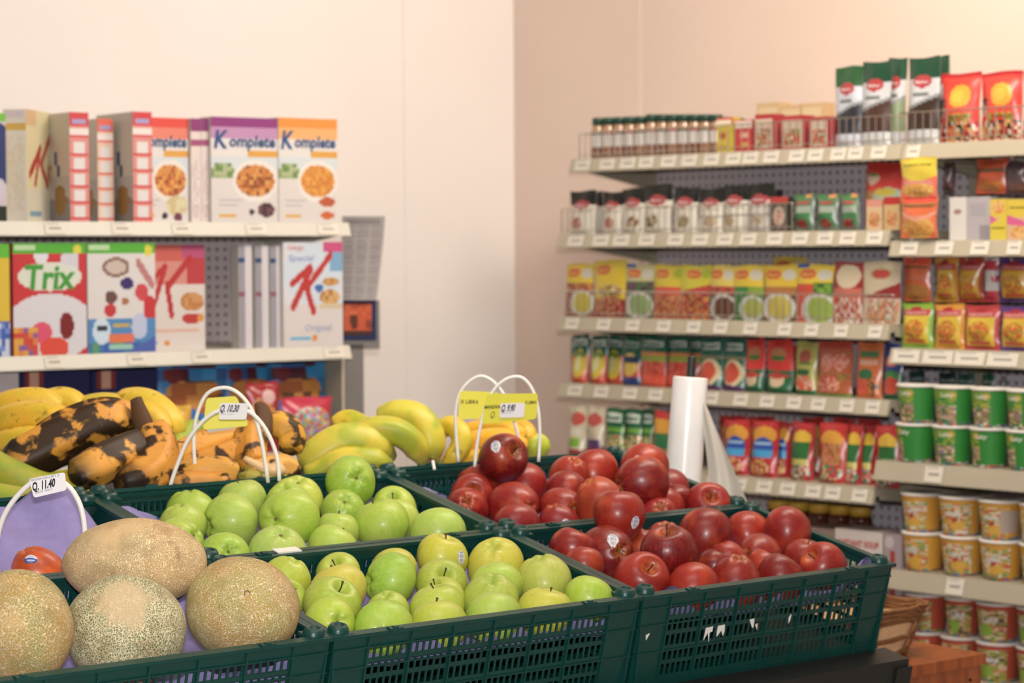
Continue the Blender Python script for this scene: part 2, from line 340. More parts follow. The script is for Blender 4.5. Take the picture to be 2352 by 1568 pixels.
# ---------------------------------------------------------------- gondola shelving
def gondola(label, fr, s0, s1, shelves, by, ztop, seed=0):
    CR_ = M['white_enamel'] if seed == 3 else M['cream']
    g = thing('shelving_unit', label, 'shelves', fr)
    b = MB(); b.box(s0 + 0.012, s1 - 0.012, by, by + 0.02, 0.1, ztop); b.build('back_panel', M['peg'], g)
    for s in (s0, s1 - 0.03) if s1 - s0 > 0.2 else ():
        b = MB(); b.box(s, s + 0.03, by - 0.004, by + 0.026, 0, ztop + 0.02); b.build('upright', CR_, g)
    b = MB(); b.box(s0, s1, -0.04, by, 0.0, 0.12); b.build('plinth', CR_, g)
    for k, sh in enumerate(shelves):
        z, off, lip, tags, fence = sh[:5]
        b = MB(); b.box(s0, s1, off, by - 0.006, z - 0.02, z)
        b.add([(s0, off - 0.004, z), (s1, off - 0.004, z), (s1, off - 0.016, z - lip), (s0, off - 0.016, z - lip),
               (s0, off + 0.004, z), (s1, off + 0.004, z), (s1, off - 0.004, z - lip), (s0, off - 0.004, z - lip)],
              [(0, 1, 2, 3)[::-1], (4, 5, 6, 7), (0, 1, 5, 4), (3, 2, 6, 7), (0, 3, 7, 4), (1, 2, 6, 5)])
        b.box(s0, s1, off - 0.016, off - 0.002, z - lip - 0.002, z - lip + 0.001)
        for s in (s0, s1 - 0.004):            # the brackets under the ends
            b.add([(s, off + .02, z - .02), (s, by, z - .02), (s, by, z - .08), (s, off + .02, z - .03), (s + .004, off + .02, z - .02), (s + .004, by, z - .02), (s + .004, by, z - .08), (s + .004, off + .02, z - .03)],
                  [(0, 1, 2, 3), (4, 7, 6, 5), (0, 3, 7, 4), (3, 2, 6, 7)])
        so = b.build('shelf', CR_, g)
        rg = random.Random(seed * 10 + k)
        for px0, px1 in tags:
            tb = MB(); x0, x1 = px0, px1; zc = z - lip * .08; h = lip * .84
            def tf(u, v, x0=x0, x1=x1, zc=zc, h=h, off=off):
                zz = zc - h * (1 - v); return (x0 + (x1 - x0) * u, off - 0.0055 - 0.012 * (z - zz) / lip - .001, zz)
            pl = [('b', 'd9d3c6'), ('r', .25, .38, .25 + .5, .66, 'a09c94'), ('r', .08, .82, .7, .9, 'c2beb6')]
            tb.grid(tf, 10, 5, painter(pl)); tb.build('price_tag', M['paper'], so)
        if fence:
            f0, f1, fh = fence[:3]; fb = MB(); y = off + 0.008; gap = 0.023
            fb.tube([(f0, y, z + fh), (f1, y, z + fh)], 0.0019, 6); fb.tube([(f0, y, z + .012), (f1, y, z + .012)], 0.0014, 6)
            n = int((f1 - f0) / gap)
            for i in range(n + 1):
                x = f0 + (f1 - f0) * i / n; fb.tube([(x, y, z + 0.002), (x, y, z + fh)], 0.0015 if i % 6 else 0.002, 5)
            for x in (f0, f1): fb.tube([(x, y, z + fh), (x, y + 0.1, z + fh)], 0.0016, 5); 
            fb.build('wire_fence', M['wire'], so)
    return g
def tagsR(lst, y, off=0): return [(rs(a, y, off)[0], rs(b_, y, off)[0]) for a, b_ in lst]
LIP = 0.037
zA = {1: rs(1970, 369, .05)[1] + LIP, 2: rs(1870, 564)[1] + LIP, 3: rs(1670, 768)[1] + LIP, 4: rs(1670, 931)[1] + LIP, 5: rs(1860, 1142, -.06)[1] + LIP, 6: 0.66}
zB = {1: rs(2200, 361, .05)[1] + LIP, 2: rs(2200, 587)[1] + LIP, 3: rs(2200, 839)[1] + LIP, 4: rs(2200, 1114, -.06)[1] + .045, 5: rs(2200, 1367, -.06)[1] + .045}
zB[6] = rs(2290, 1478, -.03)[1] - .094
sA0 = -1.158; BY = 0.37
def tg(n, x0, x1, w, y, off=0, seed=0, miss=()):
    r = random.Random(seed); out = []
    for i in range(n):
        if i in miss: continue
        c = x0 + (x1 - x0) * (i + .5) / n + r.uniform(-6, 6); out.append((c - w / 2, c + w / 2))
    return tagsR(out, y, off)
def fenceR(a, b_, y, h, off=0): return (rs(a, y, off)[0], rs(b_, y, off)[0], h)
gondola('cream shelving unit with spice jars, soup packets and sauce pouches, right of the wall corner', FR, sA0, -0.002, [
    (zA[1], .05, LIP, tg(15, 1325, 2050, 34, 370, .05, 1), fenceR(1326, 2042, 320, .072, .05)),
    (zA[2], 0, LIP, tg(13, 1295, 2045, 36, 545, 0, 2), fenceR(1286, 1815, 500, .072)),
    (zA[3], 0, LIP, tg(11, 1290, 2045, 30, 750, 0, 3), fenceR(1296, 2046, 720, .072)),
    (zA[4], 0, LIP, tg(12, 1300, 2045, 32, 920, 0, 4), None),
    (zA[5], -.06, LIP, tg(8, 1560, 2010, 34, 1130, -.06, 5), None),
    (zA[6], -.06, LIP, [], None)], BY, zA[1] + .0, 1)
gondola('cream shelving unit stacked with noodle cups, at the right edge of the picture', FR, 0.002, 0.95, [
    (zB[1], .05, LIP, tagsR([(2090, 2120)], 340, .05), fenceR(2062, 2500, 320, .078, .05)),
    (zB[2], 0, LIP, tagsR([(2075, 2115), (2155, 2196), (2237, 2278), (2320, 2352)], 570), None),
    (zB[3], 0, LIP, tagsR([(2058, 2118), (2127, 2195), (2200, 2268), (2275, 2345)], 815), None),
    (zB[4], -.06, .045, tagsR([(2131, 2172)], 1090, -.06), None),
    (zB[5], -.06, .045, tagsR([(2180, 2220)], 1340, -.06), None),
    (zB[6], -.06, .045, [], None)], BY, zB[1], 2)
# left unit
LL = 0.032
zL = {1: ls(400, 540)[1] + LL, 2: ls(400, 836)[1] + LL}; zL[3] = 1.0; sL1 = ls(800, 700)[0]
gondola('white shelving unit with cereal boxes on the left', FL, -1.3, sL1, [
    (zL[1], 0, LL, [(ls(a, 520)[0], ls(a + 46, 520)[0]) for a in (98, 252, 390, 560, 725)], None),
    (zL[2], 0, LL, [(ls(a, 830)[0], ls(a + 44, 830)[0]) for a in (98, 288, 436, 740)], None),
    (zL[3], 0, LL, [], None)], .42, zL[1] - 0.02, 3)
# ---------------------------------------------------------------- the sloping display of crates
YD = math.radians(38.83); SL = math.radians(11.78)
G = frame((-.2558, 3.3324, .9505), YD, SL); PX_, PY_ = .603, .3665
G2 = G @ Matrix.Translation((0, PY_ * 2 - .004, .0)) @ Matrix.Rotation(-2 * SL, 4, 'X')   # the back row slopes down the other side
def cf(c, r): return G @ Matrix.Translation((PX_ * c, PY_ * r, 0)) if r < 2 else G2 @ Matrix.Translation((PX_ * c, 0, 0))
cabY = 0.218
gx = V((math.cos(YD), math.sin(YD), 0)); gy = V((-math.sin(YD), math.cos(YD), 0)); GO = V((-.2558, 3.3324, 0))
GW = frame(GO, YD)                            # same heading, upright
st = thing('display_stand', 'black steel frame stand with sloping top under the green fruit crates', 'display stand', G)
X0, X1, Y0, Y1, ZB = -.64, 1.19, -.035, .66, -.171
Gi = G.inverted(); B2_ = Gi @ G2
b = MB(); b.box(X0, X1 - .01, 0.02, Y1, ZB - .012, ZB); b.build('front_board', M['blackmetal'], st)
b = MB(); b.box(X0, X1 - .01, .06, .37, ZB - .012, ZB, T=B2_); b.build('back_board', M['blackmetal'], st)
b = MB(); b.box(X0, X1 + .02, Y0 - .03, Y0 + .03, ZB - .045, ZB + .004); b.build('front_rail', M['blackmetal'], st)
b = MB(); b.box(X0, X1, .37, .40, ZB - .045, ZB - .002, T=B2_); b.build('back_rail', M['blackmetal'], st)
for x in (X0, X1 - .02):
    b = MB(); b.box(x, x + .04, Y0 + .031, Y1, ZB - .045, ZB - .013); b.box(x, x + .04, .06, .37, ZB - .045, ZB - .013, T=B2_); b.build('side_rail', M['blackmetal'], st)
for x, p in ((X0 + .02, G @ V((X0 + .02, Y0, ZB - .046))), (X1, G @ V((X1, Y0, ZB - .046))), (X0 + .02, G2 @ V((X0 + .02, .385, ZB - .046))), (X1, G2 @ V((X1, .385, ZB - .046)))):
    b = MB(); T = Gi @ frame((p.x, p.y, 0), YD); b.box(-.02, .02, -.02, .02, 0, p.z, T=T); b.build('leg', M['blackmetal'], st)
# end cap bracket on the right of the front rail
b = MB(); b.box(X1 - .012, X1 + .028, Y0 - .034, Y0 + .034, ZB - .075, ZB - .010); b.build('end_cap', M['black'], st)

def wallpanel(b, L, fn, bays, nslot, cor=.062, top=.021, rows=5, sh=.019, pitch=.026, H=.163):
    def bx(a0, a1, h0, h1, t0=0, t1=.003):
        b.add([fn(a, h, t) for h in (h0, h1) for t in (t0, t1) for a in (a0, a1)], [(0, 1, 3, 2), (4, 6, 7, 5), (0, 4, 5, 1), (2, 3, 7, 6), (0, 2, 6, 4), (1, 5, 7, 3)])
    bx(0, cor, 0, H); bx(L - cor, L, 0, H); bx(cor, L - cor, 0, top)
    for r in range(rows):
        h0 = top + r * pitch + sh; h1 = top + (r + 1) * pitch if r < rows - 1 else H; bx(cor, L - cor, h0, h1)
        hh0 = top + r * pitch; bw = (L - 2 * cor) / bays
        for k in range(bays):
            x0 = cor + k * bw; p = (bw - .006) / nslot
            for j in range(nslot + 1):
                xx = x0 + .003 + j * p; bx(max(xx - .0020, x0 if j else x0 - .003), min(xx + .0020, x0 + bw), hh0, hh0 + sh, .0004, .0022)
    for k in range(bays + 1):
        xx = cor + k * (L - 2 * cor) / bays; bx(xx - .0015, xx + .0015, .004, H, -.0035, 0)
    for hz in (.021, .052, .1, .155): bx(0, L, hz - .0012, hz + .0012, -.003, 0)
def crate(c, r, label):
    g = thing('fruit_crate', label, 'crate', cf(c, r), 'green plastic crates on the display stand')
    xa, xb, ya, yb = -.0175, .5775, -.017, .3447; tp = .05
    def side(k):
        def fn(a, h, t):
            q = t + h * tp
            if k == 0: return (xa + a, ya + q, -h - .004)
            if k == 1: return (xa + a, yb - q, -h - .004)
            if k == 2: return (xa + q, ya + a, -h - .004)
            return (xb - q, ya + a, -h - .004)
        return fn
    for k in range(4):
        b = MB(); wallpanel(b, (xb - xa) if k < 2 else (yb - ya), side(k), 6 if k < 2 else 3, 6 if k < 2 else 5)
        b.build('crate_wall', M['crate'], g)
    b = MB(); i_ = .011; o_ = .005
    for (x0, x1, y0, y1) in ((xa - o_, xb + o_, ya - o_, ya + i_), (xa - o_, xb + o_, yb - i_, yb + o_), (xa - o_, xa + i_, ya + i_, yb - i_), (xb - i_, xb + o_, ya + i_, yb - i_)):
        b.box(x0, x1, y0, y1, -.007, -.001)
    for x in (xa, xb - .034):
        for y in (ya, yb - .034): b.box(x, x + .034, y, y + .034, -.007, -.0005)
    for x in (.09, .47):
        for y in (ya - .006, yb - .004):
            b.box(x - .012, x + .012, y, y + .011, -.006, .0015); b.box(x - .004, x + .004, y + .002, y + .008, .0015, .003)
    b.build('rim', M['crate'], g)
    b = MB(); b.box(xa + .009, xb - .009, ya + .009, yb - .009, -.169, -.165); b.build('base', M['crate'], g)
    for x in (0, .56):
        for y in (0, .3277):
            b = MB(); b.lathe([(.0165, -.003), (.0155, .004), (.0125, .009), (.0085, .0095), (.0078, .002), (.0005, .002)], 20, cap=False, T=Matrix.Translation((x, y, 0)))
            b.build('corner_peg', M['crate'], g, True)
    return g
CR = {}
names = {(-1, 0): 'green crate holding the netted melons, front left', (0, 0): 'green crate of yellow-green apples, front middle', (1, 0): 'green crate of red apples, front right, with white paper scraps on it',
         (-1, 1): 'green crate with a violet liner and a single orange-red apple, behind the melons', (0, 1): 'green crate of lime green apples, behind the front middle crate', (1, 1): 'green crate of red apples, second row, beside the roll of bags',
         (-1, 2): 'green crate under the blackened plantains, back left', (0, 2): 'green crate of spotted plantains, back row middle', (1, 2): 'green crate of yellow bananas, back right'}
for k, lb in names.items(): CR[k] = crate(k[0], k[1], lb)
# paper scraps and tape
def front_pt(c, px, py, eps=-.0012):          # pixel onto the front wall plane of crate (c, 0)
    f0 = cf(c, 0); o = f0 @ V((0, -.017 + eps, -.004)); n = (f0.to_3x3() @ V((0, 1, .05))).normalized(); d = D(px, py); t = (o - CAM).dot(n) / d.dot(n)
    return f0.inverted() @ (CAM + d * t)
for poly in ([(1484, 1458), (1493, 1454), (1484, 1470)], [(1622, 1442), (1638, 1438), (1636, 1450), (1630, 1452), (1628, 1474), (1626, 1452), (1616, 1470)],
             [(1650, 1437), (1665, 1434), (1664, 1450), (1660, 1460), (1657, 1447), (1646, 1462), (1647, 1450)], [(1722, 1423), (1733, 1420), (1731, 1438), (1728, 1442)],
             [(1735, 1435), (1740, 1431), (1739, 1446)], [(1812, 1418), (1818, 1410), (1815, 1424), (1811, 1431)]):
    b = MB(); p = [front_pt(1, *q) for q in poly]; n_ = len(p)
    b.add([tuple(q + V((0, dy, 0))) for dy in (0, .0008) for q in p], [list(range(n_))[::-1], [n_ + i for i in range(n_)]] + [(i, (i + 1) % n_, n_ + (i + 1) % n_, n_ + i) for i in range(n_)])
    b.build('paper_scrap', M['whiteplastic'], CR[(1, 0)])['label'] = 'torn scrap of white paper stuck to the crate'
b = MB(); b.box(.115, .16, -.023, -.005, -.0005, .0015); b.box(.115, .16, -.0245, -.023, -.012, .0015); b.build('tape', M['whiteplastic'], CR[(0, 1)])['label'] = 'piece of white tape on the rim'
# moulded pulp liners
def liner(c, r, label, floor, edge, hfn=None, seed=0):
    b = MB(); x0, x1, y0, y1 = -.002, .562, -.002, .3297; rg = random.Random(seed); ph = [rg.uniform(0, 6) for _ in range(6)]
    def base(u, v):
        x = x0 + (x1 - x0) * u; y = y0 + (y1 - y0) * v
        de = min(x - x0, x1 - x, y - y0, y1 - y); e = math.exp(-max(de, 0) / .008)
        wob = .5 + .5 * math.sin(x * 42 + y * 31 + ph[0]); z = floor + .004 * math.sin(x * 78 + ph[1]) * math.sin(y * 78 + ph[2]) - .004
        z += e * (edge - floor) * (.55 + .45 * wob)
        if hfn: z = max(z, hfn(x, y))
        ins = .003 * e + .05 * max(0, -floor) * .6
        x = min(max(x, x0 + ins * .8), x1 - ins * .8); y = min(max(y, y0 + ins * .8), y1 - ins * .8)
        return V((x, y, z))
    b.grid(lambda u, v: base(u, v), 56, 34); b.grid(lambda u, v: base(u, v) - V((0, 0, .002)), 56, 34, flip=True)
    o = b.build('crate_liner', M['liner'], None, True); o.matrix_world = cf(c, r); return tag(o, label, 'tray liner', 'violet pulp liners in the crates')
liner(0, 0, 'violet pulp liner under the yellow-green apples in the front middle crate', -.07, -.03, seed=1)
liner(1, 0, 'violet pulp liner under the red apples in the front right crate', -.07, -.026, lambda x, y: max(-.07 + .08 * math.exp(-((x - .53) / .035) ** 2 - ((y - .0) / .03) ** 2), -.07 + .072 * math.exp(-((x - .06) / .06) ** 2 - ((y - .0) / .025) ** 2)), seed=2)
liner(0, 1, 'violet pulp liner under the lime green apples in the second row', -.07, -.028, lambda x, y: -.07 + .052 * math.exp(-((x - .03) / .06) ** 2 - ((y - .33) / .09) ** 2), seed=3)
liner(1, 1, 'violet pulp liner curling up at the left of the rear red apples', -.07, -.03, lambda x, y: -.07 + .066 * math.exp(-((x - .0) / .07) ** 2 - ((y - .25) / .05) ** 2) + .05 * math.exp(-((x - .50) / .05) ** 2 - ((y - .34) / .04) ** 2), seed=4)
def galah(x, y):
    t_ = max(0, min(1, (y - .02) / .28)); top = -.055 + .075 * math.exp(-((x - .5) / .085) ** 2) + .045 * math.exp(-((x - .33) / .12) ** 2)
    top += .010 * math.sin(x * 55) * t_ + .006 * math.sin(x * 31 + y * 40)
    return -.07 + (top + .07) * t_ ** 1.3 * (1 if x < .52 else math.exp(-((x - .52) / .05) ** 2))
liner(-1, 1, 'bare violet pulp liner draped high at the back of the crate behind the melons', -.07, -.03, galah, seed=5)
liner(-1, 0, 'violet pulp liner under the netted melons', -.085, -.03, seed=6)
liner(1, 2, 'violet pulp liner under the yellow bananas in the back right crate', -.06, -.004, None, seed=7)
# ---------------------------------------------------------------- cabinet, basket, bag roll
zc = .694
cab = thing('storage_cabinet', 'orange wood-grained cabinet under the wicker basket at the lower right', 'cabinet', GW)
b = MB(); b.box(1.25, 1.712, cabY - .008, .80, zc - .022, zc); b.build('top_panel', M['wood'], cab)
b = MB(); b.box(1.27, 1.70, cabY + .016, .79, 0.08, zc - .022); b.build('carcass', M['wood'], cab)
for x0, x1 in ((1.255, 1.478), (1.482, 1.705)):
    b = MB(); b.box(x0, x1, cabY, cabY + .016, .09, zc - .024); dr = b.build('door', M['wood'], cab)
b = MB(); b.box(1.29, 1.68, cabY + .04, .76, 0, .08); b.build('plinth', M['black'], cab)
b = MB(); b.lathe([(.0035, 0), (.0035, .003), (.0001, .003)], 10, T=Matrix.Translation((1.672, cabY, zc - .05)) @ Matrix.Rotation(math.pi / 2, 4, 'X')); b.build('screw_hole', M['black'], dr)
# basket
bk = thing('wicker_basket', 'brown wicker basket woven with wide cream strips on the wooden cabinet', 'basket', GW @ Matrix.Translation((1.45, .40, zc)) @ Matrix.Rotation(math.radians(3), 4, 'Z'))
def bxy(h, a, lx=.146, ly=.105, e=0.0):       # rounded rectangle that widens upwards
    k = 1 + .28 * h / .10; c, s_ = math.cos(a), math.sin(a); p = .38
    return (math.copysign(abs(c) ** p, c) * (lx * k + e), math.copysign(abs(s_) ** p, s_) * (ly * k + e), h)
b = MB(); NA = 64
b.grid(lambda u, v: bxy(.004 + .08 * v, u * 2 * math.pi), NA, 3); b.add([bxy(.004, k / NA * 2 * math.pi) for k in range(NA)], [list(range(NA))]); b.build('cream_weave', M['wickercream'], bk, True)['label'] = 'wide cream paper strips of the basket side'
def rope(h, r, amp, e=.003, ph=0):
    return [tuple(V(bxy(h, k / 96 * 2 * math.pi, e=e + amp * math.sin(k * 2.0 + ph))) + V((0, 0, .002 * math.sin(k * .9 + ph)))) for k in range(97)]
b = MB()
for i, h in enumerate((.005, .010, .037, .040, .072, .076)): b.tube(rope(h, .003, .0015, ph=i), .0030, 6)
for k in range(14):
    a = 2 * math.pi * (k + .3) / 14; b.tube([bxy(h, a, e=.004) for h in (.004, .04, .078)], .0026, 6)
b.build('brown_weave', M['wicker'], bk, True)
b = MB()
for i in range(9): b.tube(rope(.080 + .0026 * i, .004, .002, e=.001 + .001 * (i % 3), ph=i * 1.7), .0036, 6)
b.build('braided_rim', M['wicker'], bk, True)
# bag roll on its spindle
rp = at(1580, 1000, 4.75); rl = thing('bag_roll', 'white roll of plastic produce bags on a black spindle behind the red apples', 'bag roll', Matrix.Translation((rp.x, rp.y, 0)))
top = at(1586, 866, 4.75); bot = at(1567, 1130, 4.75); ax = (top - bot).normalized(); rq = ax.to_track_quat('Z', 'Y').to_matrix().to_4x4()
Lr = (top - bot).length; T = Matrix.Translation(bot - V((rp.x, rp.y, 0))) @ rq
b = MB(); b.lathe([(.012, 0), (.0385, 0), (.0385, .01), (.0372, Lr * .5), (.036, Lr - .002), (.0355, Lr), (.012, Lr)], 40, T=T, cap=False); b.build('roll', M['roll'], rl, True)
b = MB(); b.lathe([(.009, -.02), (.009, Lr + .041), (.007, Lr + .044)], 20, T=T); b.lathe([(.045, -.03), (.045, -.02), (.009, -.018)], 24, T=T); b.build('spindle', M['black'], rl, True)
bz = bot - V((rp.x, rp.y, 0)) - ax * .025
b = MB(); b.tube([(bz.x, bz.y, zc + .012), tuple(bz)], .012, 12); b.lathe([(.075, zc), (.075, zc + .012), (.015, zc + .016)], 24, T=Matrix.Translation((bz.x, bz.y, 0))); b.build('stand', M['black'], rl, True)
def film(u, v):
    a_ = at(1606 + 14 * v, 925, 4.73).lerp(at(1632, 1150, 4.72), v); b_ = at(1620, 925, 4.73).lerp(at(1716, 1152, 4.70), v)
    p = a_.lerp(b_, u); return p + V((0, .004 * math.sin(u * 8 + v * 3), 0)) - V((rp.x, rp.y, 0))
b = MB(); b.grid(film, 12, 14); b.build('loose_bag', M['film'], rl, True)['label'] = 'loose end of the bag film hanging off the roll'
